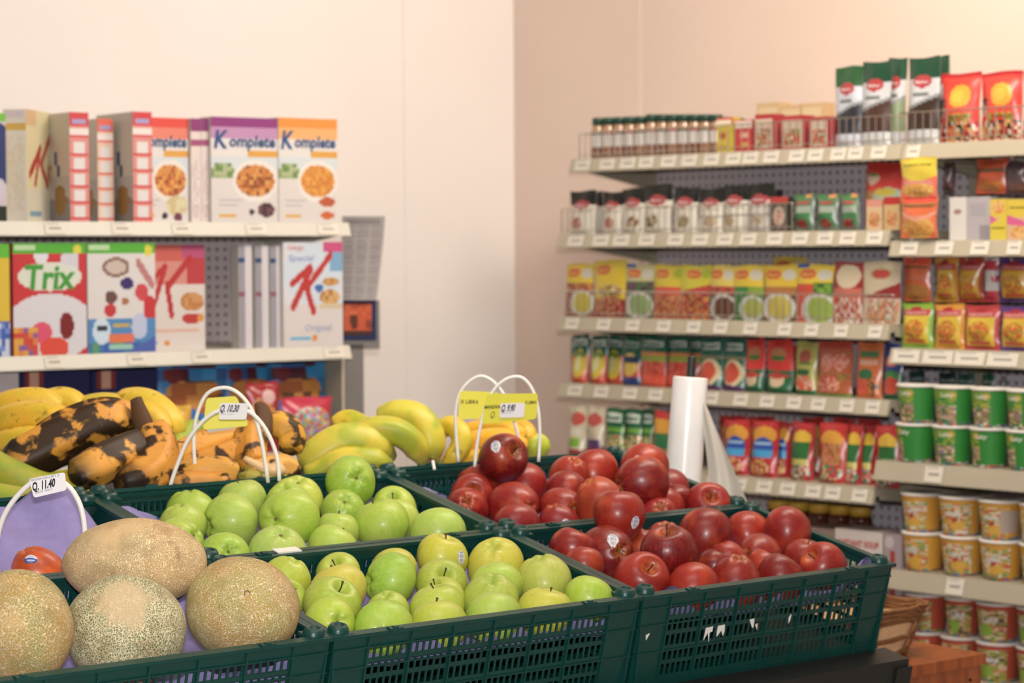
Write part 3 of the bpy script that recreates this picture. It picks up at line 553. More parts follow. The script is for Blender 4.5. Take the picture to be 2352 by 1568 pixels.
APPLES = [
((0, 1), 0.1389, 0.2845, -0.0268, 0.0425, None, None, '9ebf3c', 'lime apple at the back left of the second-row crate, nearest the white price hoop'),
((0, 1), 0.2443, 0.2924, -0.018, 0.0425, None, None, 'a9c455', 'pale lime apple against the back rim, left of the yellow-tinged apple'),
((0, 1), 0.3551, 0.2889, -0.0234, 0.0463, ('c', 0.1, -0.9), None, 'bcca4a', 'yellowish lime apple rising highest in the middle of the second-row crate'),
((0, 1), 0.3005, 0.232, -0.006, 0.0379, None, None, 'a4c340', 'lime apple mostly hidden between the yellowish one and the two biggest in front'),
((0, 1), 0.4544, 0.268, 0.0119, 0.0444, ('c', 0.3, -0.2), None, '8fb92e', 'deep green apple on top at the back right corner, brown calyx facing right'),
((0, 1), 0.4051, 0.2139, -0.0222, 0.0384, ('c', 0.1, -0.5), None, '93b838', 'green apple directly below the topmost green apple, calyx up'),
((0, 1), 0.0876, 0.2262, -0.0264, 0.0388, None, None, 'a6c24a', 'lime apple behind the leftmost one of the second-row crate'),
((0, 1), 0.0417, 0.1567, -0.0298, 0.0394, ('c', 0.75, -0.3), None, 'a8c54a', 'leftmost lime apple of the second-row crate, above the big melon, with its hollow turned right'),
((0, 1), 0.1686, 0.2056, -0.0214, 0.0472, ('c', -0.9, 0.1), None, 'a8c650', 'large pale lime apple with a deep hollow on its left side'),
((0, 1), 0.2317, 0.1257, 0.004, 0.0475, ('c', -0.62, 0.02), None, 'a3c63c', 'large bright lime apple with a brown calyx facing left'),
((0, 1), 0.0681, 0.0585, -0.029, 0.0402, ('c', 0.2, -0.3), None, '9dc53a', 'lime apple at the front left rim with a small pinkish calyx spot'),
((0, 1), 0.1593, 0.0402, -0.0244, 0.0471, ('c', 0.12, -0.8), None, 'adc95e', 'broad pale lime apple at the front rim, beside the white tape'),
((0, 1), 0.3397, 0.133, -0.0318, 0.0374, None, None, 'a9c64c', 'lime apple between the two largest, behind the front rim'),
((0, 1), 0.2679, 0.0404, -0.0278, 0.0414, None, None, 'accb4c', 'lime apple at the front rim, right of the broad pale one'),
((0, 1), 0.4197, 0.116, -0.0185, 0.0475, None, None, 'a2c33f', 'large smooth lime apple standing tall right of the middle of the second-row crate'),
((0, 1), 0.5201, 0.2182, -0.0302, 0.0391, ('s', -0.1, -0.65), None, 'b0c846', 'lime apple with a dark stem near the right wall of the second-row crate'),
((0, 1), 0.4853, 0.1564, -0.028, 0.0354, None, None, 'b3ca55', 'sliver of a lime apple behind the large smooth one'),
((0, 1), 0.4923, 0.0482, -0.0234, 0.0468, None, None, 'a9c952', 'rightmost lime apple of the second-row crate, in its front right corner'),
((0, 0), 0.1041, 0.2971, -0.0283, 0.038, None, None, 'b3c23c', 'yellow-green apple behind the right-hand melon, at the back left corner'),
((0, 0), 0.0633, 0.2347, -0.036, 0.0319, ('s', 0.5, -0.4), None, 'a9bf3a', 'small yellow-green apple squeezed beside the right-hand melon, dark stem showing'),
((0, 0), 0.2067, 0.2999, -0.0304, 0.0352, ('s', -0.2, -0.6), None, 'b4c446', 'yellow-green apple at the back rim with a short dark stem, behind the yellow one'),
((0, 0), 0.1476, 0.2146, -0.0255, 0.0438, None, None, 'cbc247', 'plain yellow apple second row left, above the green one with a stem'),
((0, 0), 0.0939, 0.1532, -0.0193, 0.0415, ('s', 0.45, -0.7), (0.55, 0.72), 'a3bb38', 'green apple left of centre with a stem and a barcode sticker low on its right'),
((0, 0), 0.0496, 0.0916, -0.0266, 0.038, ('c', 0.42, -0.1), (-0.35, 0.93), 'b3cc3c', 'apple in the front left corner with a brown sunken calyx'),
((0, 0), 0.3131, 0.2931, -0.0321, 0.0372, None, None, 'c3bf42', 'yellow apple peeking out behind the glossy green apple'),
((0, 0), 0.2644, 0.2356, -0.0248, 0.0421, ('c', -0.93, 0), None, '95c03a', 'glossy bright green apple with its calyx on the left edge'),
((0, 0), 0.4096, 0.2928, -0.0186, 0.0422, None, (0.74, 0.0), 'c9c63a', 'yellow apple high at the back with an oval white barcode sticker on its right'),
((0, 0), 0.4864, 0.2451, -0.0234, 0.0459, None, None, 'ccc440', 'largest yellow apple, at the back right of the front middle crate'),
((0, 0), 0.3483, 0.2084, -0.0308, 0.0396, ('s', 0.15, -0.45), None, 'a2b438', 'green apple in the middle with a tall reddish stem'),
((0, 0), 0.3097, 0.1508, -0.0348, 0.0348, ('s', -0.5, -0.75), None, 'b3c040', 'apple behind the stacked pair in the middle, its stem sticking up on the left'),
((0, 0), 0.2592, 0.1003, -0.0286, 0.0423, None, None, 'b2c544', 'yellow-green apple just behind the front row, below the stemmed apple'),
((0, 0), 0.1853, 0.1302, -0.0354, 0.0339, None, (-0.8, 0.55), 'aac042', 'yellow-green apple with a sticker on its lower left, behind the front rim pair'),
((0, 0), 0.1193, 0.0485, -0.0271, 0.0421, ('c', 0, 0.35), None, '9ec63c', 'shiny green apple at the front rim, calyx hollow facing forward'),
((0, 0), 0.215, 0.0363, -0.0281, 0.0427, None, None, 'b5c23c', 'yellow-green apple at the front rim, second from the left with no marks'),
((0, 0), 0.4236, 0.1592, -0.0278, 0.0426, None, None, 'aac946', 'light green apple behind the dull green one, below the largest yellow apple'),
((0, 0), 0.3668, 0.1029, -0.0237, 0.0424, None, None, 'a4b940', 'dull green apple with a russet top edge, right half of the front middle crate'),
((0, 0), 0.3221, 0.0364, -0.0285, 0.0428, None, None, 'a3c44c', 'clear green apple at the middle of the front rim'),
((0, 0), 0.518, 0.1543, -0.0246, 0.0446, None, None, 'b3bd4c', 'olive green apple on the right, under the crate side wall'),
((0, 0), 0.4248, 0.0359, -0.0285, 0.0415, None, None, 'c6c53c', 'yellow apple at the front rim near the right corner'),
((0, 0), 0.5252, 0.0455, -0.0212, 0.0388, None, None, 'a5c635', 'bright green apple alone in the front right corner'),
((1, 1), 0.1798, 0.2484, 0.0404, 0.0448, ('s', 0.6, -0.35), (-0.27, -0.43), '6e1216', 'dark maroon apple on top with an oval sticker, below the two yellow cards'),
((1, 1), 0.1685, 0.2941, -0.0281, 0.0411, None, (-0.88, -0.05), '9c2424', 'red apple under the dark maroon one with a sticker on its left edge'),
((1, 1), 0.1121, 0.2438, -0.0255, 0.038, ('s', 0.1, -0.3), None, 'b3332c', 'red and yellow streaked apple at the left with a sunken stem hollow'),
((1, 1), 0.0598, 0.1886, -0.0311, 0.0382, ('c', 0, -0.35), None, 'a52a28', 'red apple at the far left of the second-row crate, calyx up'),
((1, 1), 0.267, 0.278, -0.0276, 0.0416, None, None, 'ac2b27', 'bright red apple behind the dark maroon one, to its lower right'),
((1, 1), 0.1449, 0.1581, -0.0244, 0.0448, ('c', 0.55, 0.1), None, '9f2725', 'round red apple left of centre with its calyx on the right'),
((1, 1), 0.0748, 0.0623, -0.0288, 0.0405, None, None, '93242a', 'red apple low at the front rim, near the crate corner pegs'),
((1, 1), 0.3138, 0.2054, 0.0077, 0.038, None, None, 'b03a28', 'orange-red apple behind the one with the round sticker, at the back rim'),
((1, 1), 0.2639, 0.1544, -0.0027, 0.0374, None, None, '8e2027', 'dark red apple low behind the orange-red one in the middle'),
((1, 1), 0.3907, 0.2233, 0.0028, 0.0461, None, (0.15, 0.52), 'b4301f', 'tall scarlet apple at the back middle with a round sticker near its base'),
((1, 1), 0.2151, 0.1049, -0.0169, 0.0376, ('c', 0.6, 0), None, 'a43128', 'red and yellow apple in the middle with its calyx hollow facing right'),
((1, 1), 0.1679, 0.0513, -0.0314, 0.0378, None, (0.3, -0.1), '96202a', 'crimson apple at the front rim with the top of a sticker showing'),
((1, 1), 0.2496, 0.041, 0.0057, 0.0461, None, (0.0, 0.1), 'cc5533', 'pale orange-red apple in the middle with a sticker partly hidden'),
((1, 1), 0.4612, 0.1611, 0.0281, 0.0452, None, (-0.3, -0.3), 'b83c24', 'orange-red apple at the back right beside the bag roll, with a white sticker'),
((1, 1), 0.3918, 0.0877, 0.0264, 0.0466, ('c', -0.9, 0.1), None, '86161b', 'big dark red apple in front of the orange-red one at the back right'),
((1, 1), 0.5278, 0.1525, -0.0164, 0.038, ('c', 0.3, 0.6), None, '8a1c20', 'dark apple below the bag roll at the right wall'),
((1, 1), 0.4465, 0.0713, -0.0239, 0.0346, None, None, 'a82a22', 'small red apple low on the right, behind the front rim'),
((1, 1), 0.3925, 0.0325, -0.0299, 0.0382, ('c', 0.1, -0.55), None, 'a52730', 'red apple at the front rim right of the one lying on the rim'),
((1, 1), 0.5214, 0.0375, -0.0158, 0.0422, ('s', 0.2, -0.45), None, '9f242a', 'red apple with an upright stem alone in the right front corner of the rear crate'),
((1, 1), 0.5013, 0.0986, -0.0242, 0.0317, ('s', 0.5, 0.1), None, '7e1a1e', 'small dark apple between the stemmed corner apple and the right wall'),
((1, 0), 0.0526, 0.2494, -0.0138, 0.0375, None, None, 'a02a29', 'red apple in the back left corner of the front right crate'),
((1, 0), 0.0314, 0.1889, -0.0228, 0.0332, None, None, 'c04a30', 'orange-red apple low in the left corner, under the sticker apple'),
((1, 0), 0.127, 0.2419, -0.023, 0.0462, ('c', 0.55, -0.05), (0.25, -0.42), '7d1c1a', 'dark red apple with a gem-shaped barcode sticker beside its calyx'),
((1, 0), 0.2279, 0.2584, -0.03, 0.0324, None, None, 'c4512f', 'small orange apple glimpsed behind the glossy maroon apple, left side'),
((1, 0), 0.2935, 0.2726, -0.0317, 0.0375, None, None, 'a62c28', 'red apple at the back rim left of the tall dark one'),
((1, 0), 0.1679, 0.1302, 0.0079, 0.0462, ('s', -0.1, -0.85), None, '74101a', 'glossy maroon apple with a bright shine on its shoulder'),
((1, 0), 0.3233, 0.2042, 0.0049, 0.0449, ('c', -0.2, 0.92), None, '841c1f', 'tall dark red apple standing upright with its knobbly base towards us'),
((1, 0), 0.0914, 0.1085, -0.0249, 0.0441, ('s', 0.4, -0.5), None, 'b03427', 'orange-flecked red apple with a pale curved stem, behind the crate corner'),
((1, 0), 0.153, 0.044, -0.0267, 0.0425, None, None, 'b53022', 'bright red apple at the front rim, second from the left'),
((1, 0), 0.2477, 0.0392, -0.0248, 0.0446, None, None, '93221f', 'red apple with a dark purple shoulder at the middle of the front rim'),
((1, 0), 0.3525, 0.0355, -0.0265, 0.0408, None, None, '7f1518', 'dark crimson apple at the front rim, right of the middle'),
((1, 0), 0.4615, 0.0386, -0.0141, 0.0399, ('s', -0.6, -0.5), None, 'a82a24', 'cleft red apple at the right end of the front rim'),
((1, 0), 0.5035, 0.2719, -0.0289, 0.0403, None, None, 'b2301f', 'scarlet apple at the back rim, second from the right'),
((1, 0), 0.5204, 0.1912, -0.0032, 0.043, None, None, 'a82b29', 'smooth red apple in the back right corner, standing highest there'),
((1, 0), 0.4197, 0.158, -0.0295, 0.0406, ('c', -0.5, 0.0), None, '952320', 'red apple with its yellowish calyx hollow facing left, right of the tall dark one'),
((1, 0), 0.3784, 0.1008, -0.0349, 0.0346, None, None, 'bf4126', 'orange-red apple low between the dark crimson one and the back ones'),
((1, 0), 0.3218, 0.1347, -0.0245, 0.0345, None, None, 'a32b26', 'red apple half hidden right of the tall dark one'),
((1, 0), 0.4888, 0.1075, -0.0302, 0.0391, None, None, '8f2222', 'dull red apple behind the cleft one at the right wall'),
((1, 0), 0.2628, 0.111, -0.0224, 0.0317, None, None, '6b1216', 'very dark sliver of apple between the bright red and purple-shouldered ones'),
((1, 0), 0.1798, 0.2783, 0.0304, 0.0445, None, (0.63, 0.25), 'a8281f', 'red apple heaped up against the rim between the two red crates, with barcode sticker'),
((-1, 1), 0.345, 0.072, -0.028, 0.0385, None, (-0.25, -0.5), 'e06a34', 'orange-red apple with a blue and white sticker, alone behind the melons')]
# ---------------------------------------------------------------- apples
def aprof(ph, kind):                          # polar angle from the stem end -> radius, height (unit apple)
    s_, c_ = math.sin(ph), math.cos(ph)
    if kind == 'g':
        r = s_ * (1 + .05 * c_); z = .93 * c_
        z -= .36 * math.exp(-(s_ / .27) ** 2) if c_ > 0 else -.22 * math.exp(-(s_ / .24) ** 2)
    else:
        r = s_ * (1 + .11 * c_) * .975; z = 1.05 * c_ - .03
        z -= .40 * math.exp(-(s_ / .27) ** 2) if c_ > 0 else -.24 * math.exp(-(s_ / .22) ** 2)
    return r, z
def apt(ph, th, kind, var, k=1.0):
    r, z = aprof(ph, kind); lob = (.045 if kind == 'r' else .028)
    low = max(0, -math.cos(ph)) ** 1.5
    r *= 1 + lob * low * math.cos(5 * th + var) + .02 * math.sin(2 * th + var * 2) + .012 * math.sin(3 * th + var)
    z += .035 * low * math.cos(5 * th + var) * (1 if math.sin(ph) > .25 else 0) + (.05 + .035 * (var % 2)) * r * math.cos(th + var * 3)
    return V((r * math.cos(th), r * math.sin(th), z)) * k
_am = {}
def apple_mesh(kind, var):
    k = (kind, var)
    if k not in _am:
        b = MB(); nu, nv = 40, 30
        def fn(u, v):
            vv = v + .05 * math.sin(4 * math.pi * v) * -1
            return apt(max(1e-3, min(math.pi - 1e-3, vv * math.pi)), u * 2 * math.pi, kind, var)
        b.grid(fn, nu, nv, flip=True); o = b.build('apple_skin', M['gapple' if kind == 'g' else 'rapple'], None, True)
        _am[k] = o.data; bpy.data.objects.remove(o)
    return _am[k]
def add_apple(cr, x, y, z, R, feat, stick, col, label):
    kind = 'g' if cr[0] == 0 else 'r'; i = len(bpy.data.objects); rg = random.Random(int(x * 9999 + y * 777)); var = rg.randrange(4)
    P = cf(*cr) @ V((x, y, z)); fw = (P - CAM).normalized(); rx = fw.cross(V((0, 0, 1))).normalized(); ry = rx.cross(fw)
    if feat:
        t_, dx, dy = feat; a = (rx * dx - ry * dy - fw * math.sqrt(max(0, 1 - dx * dx - dy * dy))).normalized()
        if t_ == 'c': a = -a
    else:
        a = V((rg.uniform(-.5, .5), rg.uniform(-.1, .8), rg.choice((1, 1, -1)))).normalized()
    q = a.to_track_quat('Z', 'Y').to_matrix().to_4x4() @ Matrix.Rotation(rg.uniform(0, 6.28), 4, 'Z')
    root = thing('apple', label, 'apple', Matrix.Translation(P) @ q @ Matrix.Scale(R * (1.05 if kind == 'g' else 1.06), 4), {0: {0: 'yellow-green apples in the front middle crate', 1: 'lime green apples in the second-row crate'}, 1: {0: 'red apples in the front right crate', 1: 'red apples in the rear crate'}}.get(cr[0], {}).get(cr[1]))
    s = bpy.data.objects.new('skin', apple_mesh(kind, var)); SC.collection.objects.link(s); s.parent = root; c4 = hx(col); k_ = (.86, .02) if kind == 'g' else ((.70, .01) if cr[0] == 1 else (1, 0)); g_ = sum(c4[:3]) / 3; s.color = tuple(c_ * k_[0] + g_ * k_[1] for c_ in c4[:3]) + (1,)
    zt = aprof(.02, kind)[1]; zb = aprof(math.pi - .02, kind)[1]
    if not feat or feat[0] == 's':
        b = MB(); ln = .42 if feat else .3; tx = rg.uniform(-.1, .1); b.tube([(0, 0, zt - .05), (tx * .4, .02, zt + ln * .5), (tx * 1.3, .03, zt + ln), (tx * 1.7, .04, zt + ln * 1.18)], [.03, .028, .032, .05], 7)
        b.build('stem', M['stem'], root, True)
    if feat and feat[0] == 'c':
        b = MB()
        for k in range(5):
            an = k * 1.2566; c_, s_ = math.cos(an), math.sin(an)
            b.tube([(.02 * c_, .02 * s_, zb + .03), (.06 * c_, .06 * s_, zb - .01), (.03 * c_, .03 * s_, zb - .06)], [.024, .026, .006], 5)
        b.lathe([(.05, zb + .015), (.03, zb - .01), (.001, zb - .03)], 10); b.build('calyx', M['calyx'], root, True)
    if stick:
        dx, dy = stick; Ri = (root.matrix_world.to_3x3().normalized()).inverted()
        nrm = math.hypot(dx, dy); f_ = min(1, .97 / nrm) if nrm > .97 else 1
        d = Ri @ (rx * dx * f_ - ry * dy * f_ - fw * math.sqrt(max(0.02, 1 - min(.98, (nrm * f_) ** 2)))); d.normalize()
        upl = Ri @ (ry + rx * rg.uniform(-.35, .35)); tx = upl.cross(d).normalized(); ty = d.cross(tx)
        su, sv = (.20, .27) if cr != (-1, 1) else (.27, .17)
        def sp(u, v):
            p, w_ = (u * 2 - 1), (v * 2 - 1)
            a1 = p * math.sqrt(max(0, 1 - w_ * w_ / 2)); b1 = w_ * math.sqrt(max(0, 1 - p * p / 2))
            if cr != (-1, 1) and w_ < -.2: a1 *= 1 - .35 * (-w_ - .2)
            e = (d + tx * (a1 * su) + ty * (b1 * sv)).normalized(); ph = math.acos(max(-1, min(1, e.z))); th = math.atan2(e.y, e.x)
            # walk to the surface along this direction
            best = None
            lo, hi = max(.02, ph - .5), min(3.12, ph + .5)
            for _ in range(18):
                m_ = (lo + hi) / 2; r_, z_ = aprof(m_, kind)
                if math.atan2(r_, z_) < ph: lo = m_
                else: hi = m_
            return apt((lo + hi) / 2, th, kind, var) * 1.012
        if cr == (-1, 1): pl = [('b', '2a55a8'), ('r', 0, .62, 1, 1, 'e8e6f0'), ('r', .2, .3, .8, .42, 'e8e6f0'), ('r', .3, .12, .7, .2, 'b9c6ea'), ('e', .5, .8, .25, .12, 'c9d4ea')]
        else:
            pl = [('b', 'ecebf0'), ('r', .2, .82, .8, .94, '5d8fc8'), ('r', .03, .45, .14, .75, '6d9ad0'), ('e', .5, .07, .09, .06, '7a2244')]
            for k in range(7): pl.append(('r', .26 + k * .085, .5, .26 + k * .085 + .04, .76, '7b7d84'))
            for k in range(7): pl.append(('r', .26 + k * .085, .2, .26 + k * .085 + (.05 if k % 2 else .03), .42, '85868c'))
        b = MB(); b.grid(sp, 30, 30, painter(pl), flip=False); b.build('sticker', M['print'], root, True)
    return root
for a_ in APPLES: add_apple(*a_)
# ---------------------------------------------------------------- melons
def melon(cr, x, y, z, rx_, ry_, rz_, rot, m, label, seed, scar=None):
    rg = random.Random(seed); ph = [rg.uniform(0, 6) for _ in range(8)]
    P = cf(*cr) @ V((x, y, z)); root = thing('melon', label, 'melon', Matrix.Translation(P) @ frame((0, 0, 0), rot))
    root['group'] = 'netted melons in the front left crate'
    def fn(u, v):
        th = u * 2 * math.pi; p = max(.001, min(math.pi - .001, v * math.pi)); d = V((math.sin(p) * math.cos(th), math.sin(p) * math.sin(th), math.cos(p)))
        k = 1 + .012 * math.sin(3 * d.x + ph[0] + 2 * d.z) + .012 * math.sin(4 * d.y + ph[1]) + .008 * math.sin(7 * d.z + 5 * d.x + ph[2]) - (.02 * math.exp(-((p - math.pi) / .25) ** 2))
        return V((d.x * rx_, d.y * ry_, d.z * rz_)) * k
    b = MB(); b.grid(fn, 72, 48, flip=True); b.build('rind', m, root, True)
    if scar:                                   # the dry blossom or stem scar
        Ri = root.matrix_world.inverted(); c = Ri @ at(*scar, 3.0); o = Ri @ CAM; dr = (c - o).normalized()
        A_ = sum((dr[i] / (rx_, ry_, rz_)[i]) ** 2 for i in range(3)); B_ = 2 * sum(dr[i] * o[i] / (rx_, ry_, rz_)[i] ** 2 for i in range(3)); C_ = sum((o[i] / (rx_, ry_, rz_)[i]) ** 2 for i in range(3)) - 1
        h = o + dr * ((-B_ - math.sqrt(max(0, B_ * B_ - 4 * A_ * C_))) / (2 * A_)); nn = V((h.x / rx_ ** 2, h.y / ry_ ** 2, h.z / rz_ ** 2)).normalized()
        b = MB(); T = Matrix.Translation(h * .995) @ nn.to_track_quat('Z', 'Y').to_matrix().to_4x4()
        b.lathe([(.0055, -.001), (.0045, .0006), (.002, .0002), (.001, -.0004)], 14, T=T); b.build('stem_scar', M['calyx'], root, True)
    return root
mm = [melon_mat('melon_orange_rind', 'c0963a', '98964c', 'ebd2aa', 250, .3, (-.03, -.05, .02, .02), (.05, .12)),
      melon_mat('melon_tan_rind', 'cba462', 'b4a66a', 'f4d8ae', 400, .5, (-.02, -.03, .05, .05), (.07, .17)),
      melon_mat('melon_green_rind', '4c6832', '6e7a42', 'eaddb8', 300, .75, (-.030, -.052, .045, .042), (.09, .19)),
      melon_mat('melon_yellow_rind', 'a79e46', 'bd9138', 'ebd8b2', 275, .15, (.0, -.05, .04, .03), (.05, .125))]
cw = YD
melon((-1, 0), .144, .106, .018, .073, .076, .082, cw, mm[0], 'orange-tinted netted melon cut off by the left edge of the picture', 1)
melon((-1, 0), .392, .236, .047, .108, .072, .066, math.radians(-6), mm[1], 'large tan netted melon lying on its side behind the other melons', 2)
melon((-1, 0), .305, .098, .0, .086, .085, .079, cw, mm[2], 'greenish netted melon with a smooth tan patch, in the middle of the front left crate', 3)
melon((-1, 0), .495, .092, .014, .082, .090, .0755, cw, mm[3], 'yellow-green netted melon in the right corner of the front left crate, against the apple crate', 4, (568, 1362))
# ---------------------------------------------------------------- bananas and plantains
def cat(pts, n):
    P = [V(p) for p in pts]; P = [P[0] * 2 - P[1]] + P + [P[-1] * 2 - P[-2]]; out = []; m = len(P) - 3
    for i in range(n + 1):
        t = i / n * m; k = min(int(t), m - 1); t -= k; a, b_, c, d = P[k:k + 4]
        out.append(.5 * ((2 * b_) + (c - a) * t + (2 * a - 5 * b_ + 4 * c - d) * t * t + (3 * b_ - a - 3 * c + d) * t ** 3))
    return out
def bunch(label, cat_, m, fingers, stems=(), kind='banana'):
    r0 = at(*fingers[0][0][len(fingers[0][0]) // 2]); root = thing(kind + '_bunch' if len(fingers) > 1 else kind, label, cat_, Matrix.Translation(r0))
    for pts, rad, col, tip in fingers:
        W = [at(*p) - r0 for p in pts]; c = cat(W, 44 if kind == 'plantain' else 26); n = len(c); R = []
        for i in range(n):
            t = i / (n - 1); s_ = math.sin(math.pi * min(1, max(0, .06 + .9 * t))) ** .45; k = min(1, t / .16) * .68 + .32; e = min(1, (1 - t) / .08) * .72 + .28
            R.append(rad * 1.14 * min(1, (.55 + .45 * s_)) * k ** (1.0) * e)
        b = MB(); q = 15
        am = .10 if kind == 'plantain' else .05; q = 20; b.tube(c, R, q, prof=lambda a: 1 - am * math.cos(5 * a) + .02 * math.cos(2 * a)); cols = []
        for i in range(n - 1):
            t = i / (n - 2); cc = hx(col) if .05 < t < .965 else (hx('8a9440') if t <= .05 else hx(tip))
            if m == M['darkplantain']:
                k_ = max(0, min(1, (t - .70) / .2), min(1, (.14 - t) / .1)); dk_ = hx('2a1c14'); cc = tuple(cc[z_] * (1 - k_) + dk_[z_] * k_ for z_ in range(3)) + (1,)
            row_ = [cc] * q
            cols += row_
        b.c = cols + [hx('4a3a1a'), hx(tip)]
        o = b.build('finger', m, root, True)
    for pts, rads in stems:
        b = MB(); c = cat([at(*p) - r0 for p in pts], 8); b.tube(c, [rads[0] + (rads[1] - rads[0]) * i / 8 for i in range(9)], 9, col='7d6a35', prof=lambda a: 1 + .16 * math.cos(3 * a) + .14 * math.cos(7 * a + 1)); b.build('stem', M['stem'], root, True)
    return root
Yb = 'e3b73a'; Y2 = 'd9bb3c'; Gb = 'c9bd3a'; Gg = '9fae34'; Pl = 'd0913a'
# back left: the yellow hand behind the blackened plantains
bunch('bunch of plump yellow bananas at the far left, behind the blackened plantains', 'bananas', M['banana'], [
    ([(-40, 985, 4.22), (40, 958, 4.18), (120, 960, 4.16), (172, 992, 4.16)], .0255, Yb, '6b5a2a'),
    ([(-40, 950, 4.28), (30, 926, 4.26), (100, 924, 4.26), (138, 950, 4.26)], .024, 'dcb53a', '5a6a2a'),
    ([(-30, 1030, 4.16), (30, 1012, 4.13), (90, 1010, 4.12), (128, 1026, 4.13)], .022, Yb, '6b5a2a')])
bunch('pair of yellow banana tips sticking up left of the dark plantain stem', 'bananas', M['banana'], [
    ([(60, 960, 4.34), (110, 925, 4.33), (156, 922, 4.33), (182, 952, 4.32), (176, 990, 4.3)], .0235, 'ddb83c', '6f6a2c'),
    ([(170, 945, 4.34), (215, 936, 4.33), (262, 936, 4.33), (310, 955, 4.33)], .0245, 'cdb03a', '4a4a22')])
bunch('yellow banana bunch curving down behind the plantain stem', 'bananas', M['banana'], [
    ([(250, 930, 4.36), (305, 922, 4.34), (352, 935, 4.32), (392, 972, 4.30), (398, 1000, 4.30)], .0255, 'dcba42', '8a7a30'),
    ([(290, 960, 4.30), (325, 945, 4.28), (360, 965, 4.27), (384, 1000, 4.26)], .021, 'd8b13a', '8a7a30')])
bunch('green banana showing between the dark plantains and the price hoop', 'banana', M['greenbanana'], [
    ([(470, 975, 4.36), (425, 1000, 4.32), (392, 1045, 4.26), (380, 1080, 4.22)], .021, '8aa032', '55641e')], kind='banana')
bunch('two green bananas at the left edge under the blackened plantains', 'bananas', M['greenbanana'], [
    ([(-60, 1040, 3.98), (10, 1085, 3.97), (90, 1120, 3.97), (150, 1118, 3.98)], .026, '8d9c38', '5a5a28'),
    ([(-60, 1120, 3.88), (0, 1140, 3.88), (70, 1150, 3.88), (120, 1146, 3.89)], .02, '98a440', '5a5a28')])
bunch('green-yellow plantain lying under the blackened bunch, beside the price label', 'plantain', M['greenbanana'], [
    ([(90, 1112, 3.99), (150, 1104, 3.97), (200, 1112, 3.96), (244, 1124, 3.97)], .0165, 'c9a43a', '6a6424')], kind='plantain')
bunch('blackened ripe plantain bunch with a thick dark stem, front left of the back row', 'plantains', M['darkplantain'], [
    ([(318, 975, 4.13), (235, 972, 4.09), (135, 1012, 4.06), (50, 1052, 4.04), (4, 1044, 4.04)], .0370, Pl, '2a1d12'),
    ([(330, 960, 4.16), (240, 945, 4.14), (150, 972, 4.12), (80, 1010, 4.10)], .0240, Pl, '2a1d12'),
    ([(338, 1015, 4.06), (285, 1038, 4.01), (220, 1070, 3.96), (160, 1098, 3.94)], .0310, 'd89a45', '2a1d12'),
    ([(340, 985, 4.09), (362, 1010, 4.06), (360, 1062, 4.02), (322, 1100, 3.98), (262, 1112, 3.96)], .0300, 'cf8f40', '2a1d12')],
    [([(336, 1010, 4.08), (330, 975, 4.08), (320, 945, 4.09), (313, 918, 4.10)], (.022, .011))], kind='plantain')
bunch('spotted orange plantain bunch behind the white price hoops', 'plantains', M['plantain'], [
    ([(590, 985, 4.27), (530, 1000, 4.24), (450, 1028, 4.20), (370, 1062, 4.16)], .0255, 'd19440', '3a2a18'),
    ([(600, 1000, 4.25), (560, 1030, 4.21), (480, 1058, 4.18), (400, 1075, 4.16)], .0235, 'cf8d3c', '3a2a18'),
    ([(596, 985, 4.25), (578, 1005, 4.22), (574, 1045, 4.19), (590, 1075, 4.17)], .0265, 'c98a36', '3a2a18'),
    ([(612, 980, 4.29), (645, 978, 4.29), (668, 1000, 4.29), (664, 1042, 4.27)], .0240, 'd29a3a', '4a3018')],
    [([(598, 1000, 4.24), (606, 965, 4.26), (600, 940, 4.28), (594, 930, 4.29)], (.017, .009))], kind='plantain')
bunch('long brown-streaked plantain lying along the rim behind the price hoops', 'plantain', M['plantain'], [
    ([(390, 1096, 4.09), (450, 1086, 4.08), (510, 1082, 4.09), (545, 1092, 4.10)], .0235, 'd59c48', '5a4024'),
    ([(372, 1112, 4.05), (430, 1108, 4.05), (490, 1108, 4.06), (530, 1112, 4.05)], .018, 'cf8f48', '5a4024')], kind='plantain')
bunch('stub-ended plantain with a pale torn stem near the yellow-green bananas', 'plantain', M['plantain'], [
    ([(560, 1082, 4.13), (600, 1085, 4.14), (650, 1072, 4.17), (686, 1092, 4.18)], .0215, 'd8a258', 'a07a3c'),
    ([(548, 1092, 4.11), (590, 1104, 4.11), (640, 1106, 4.14), (660, 1104, 4.15)], .0165, 'a09a40', '6a5a2c')],
    [([(560, 1052, 4.12), (590, 1068, 4.12), (620, 1080, 4.12), (648, 1076, 4.13)], (.005, .014))], kind='plantain').children[-1].data.materials[0] = M['wickercream']
# back right: yellow bananas
bunch('yellow-green banana bunch fanned out with its stem towards the price cards', 'bananas', M['greenbanana'], [
    ([(905, 1052, 4.40), (850, 1020, 4.38), (790, 1015, 4.37), (735, 1042, 4.36), (695, 1080, 4.36)], .033, 'c4bd48', '6a6a26'),
    ([(900, 1062, 4.36), (845, 1058, 4.34), (780, 1060, 4.34), (730, 1082, 4.34), (700, 1096, 4.34)], .024, 'd0bf48', '6a6a26'),
    ([(890, 1010, 4.46), (840, 985, 4.48), (800, 968, 4.50), (766, 985, 4.50)], .022, 'd9bb3c', '7a6a26'),
    ([(975, 1070, 4.42), (950, 1020, 4.40), (905, 990, 4.39), (850, 988, 4.39), (820, 1000, 4.40)], .0235, 'b9b43e', '5a5a20'),
    ([(980, 1066, 4.46), (988, 1010, 4.46), (960, 966, 4.47), (910, 955, 4.48), (868, 972, 4.49)], .0285, 'c6be44', '6a6a26')],
    [([(972, 1078, 4.42), (974, 1068, 4.43), (975, 1055, 4.44)], (.012, .014))])
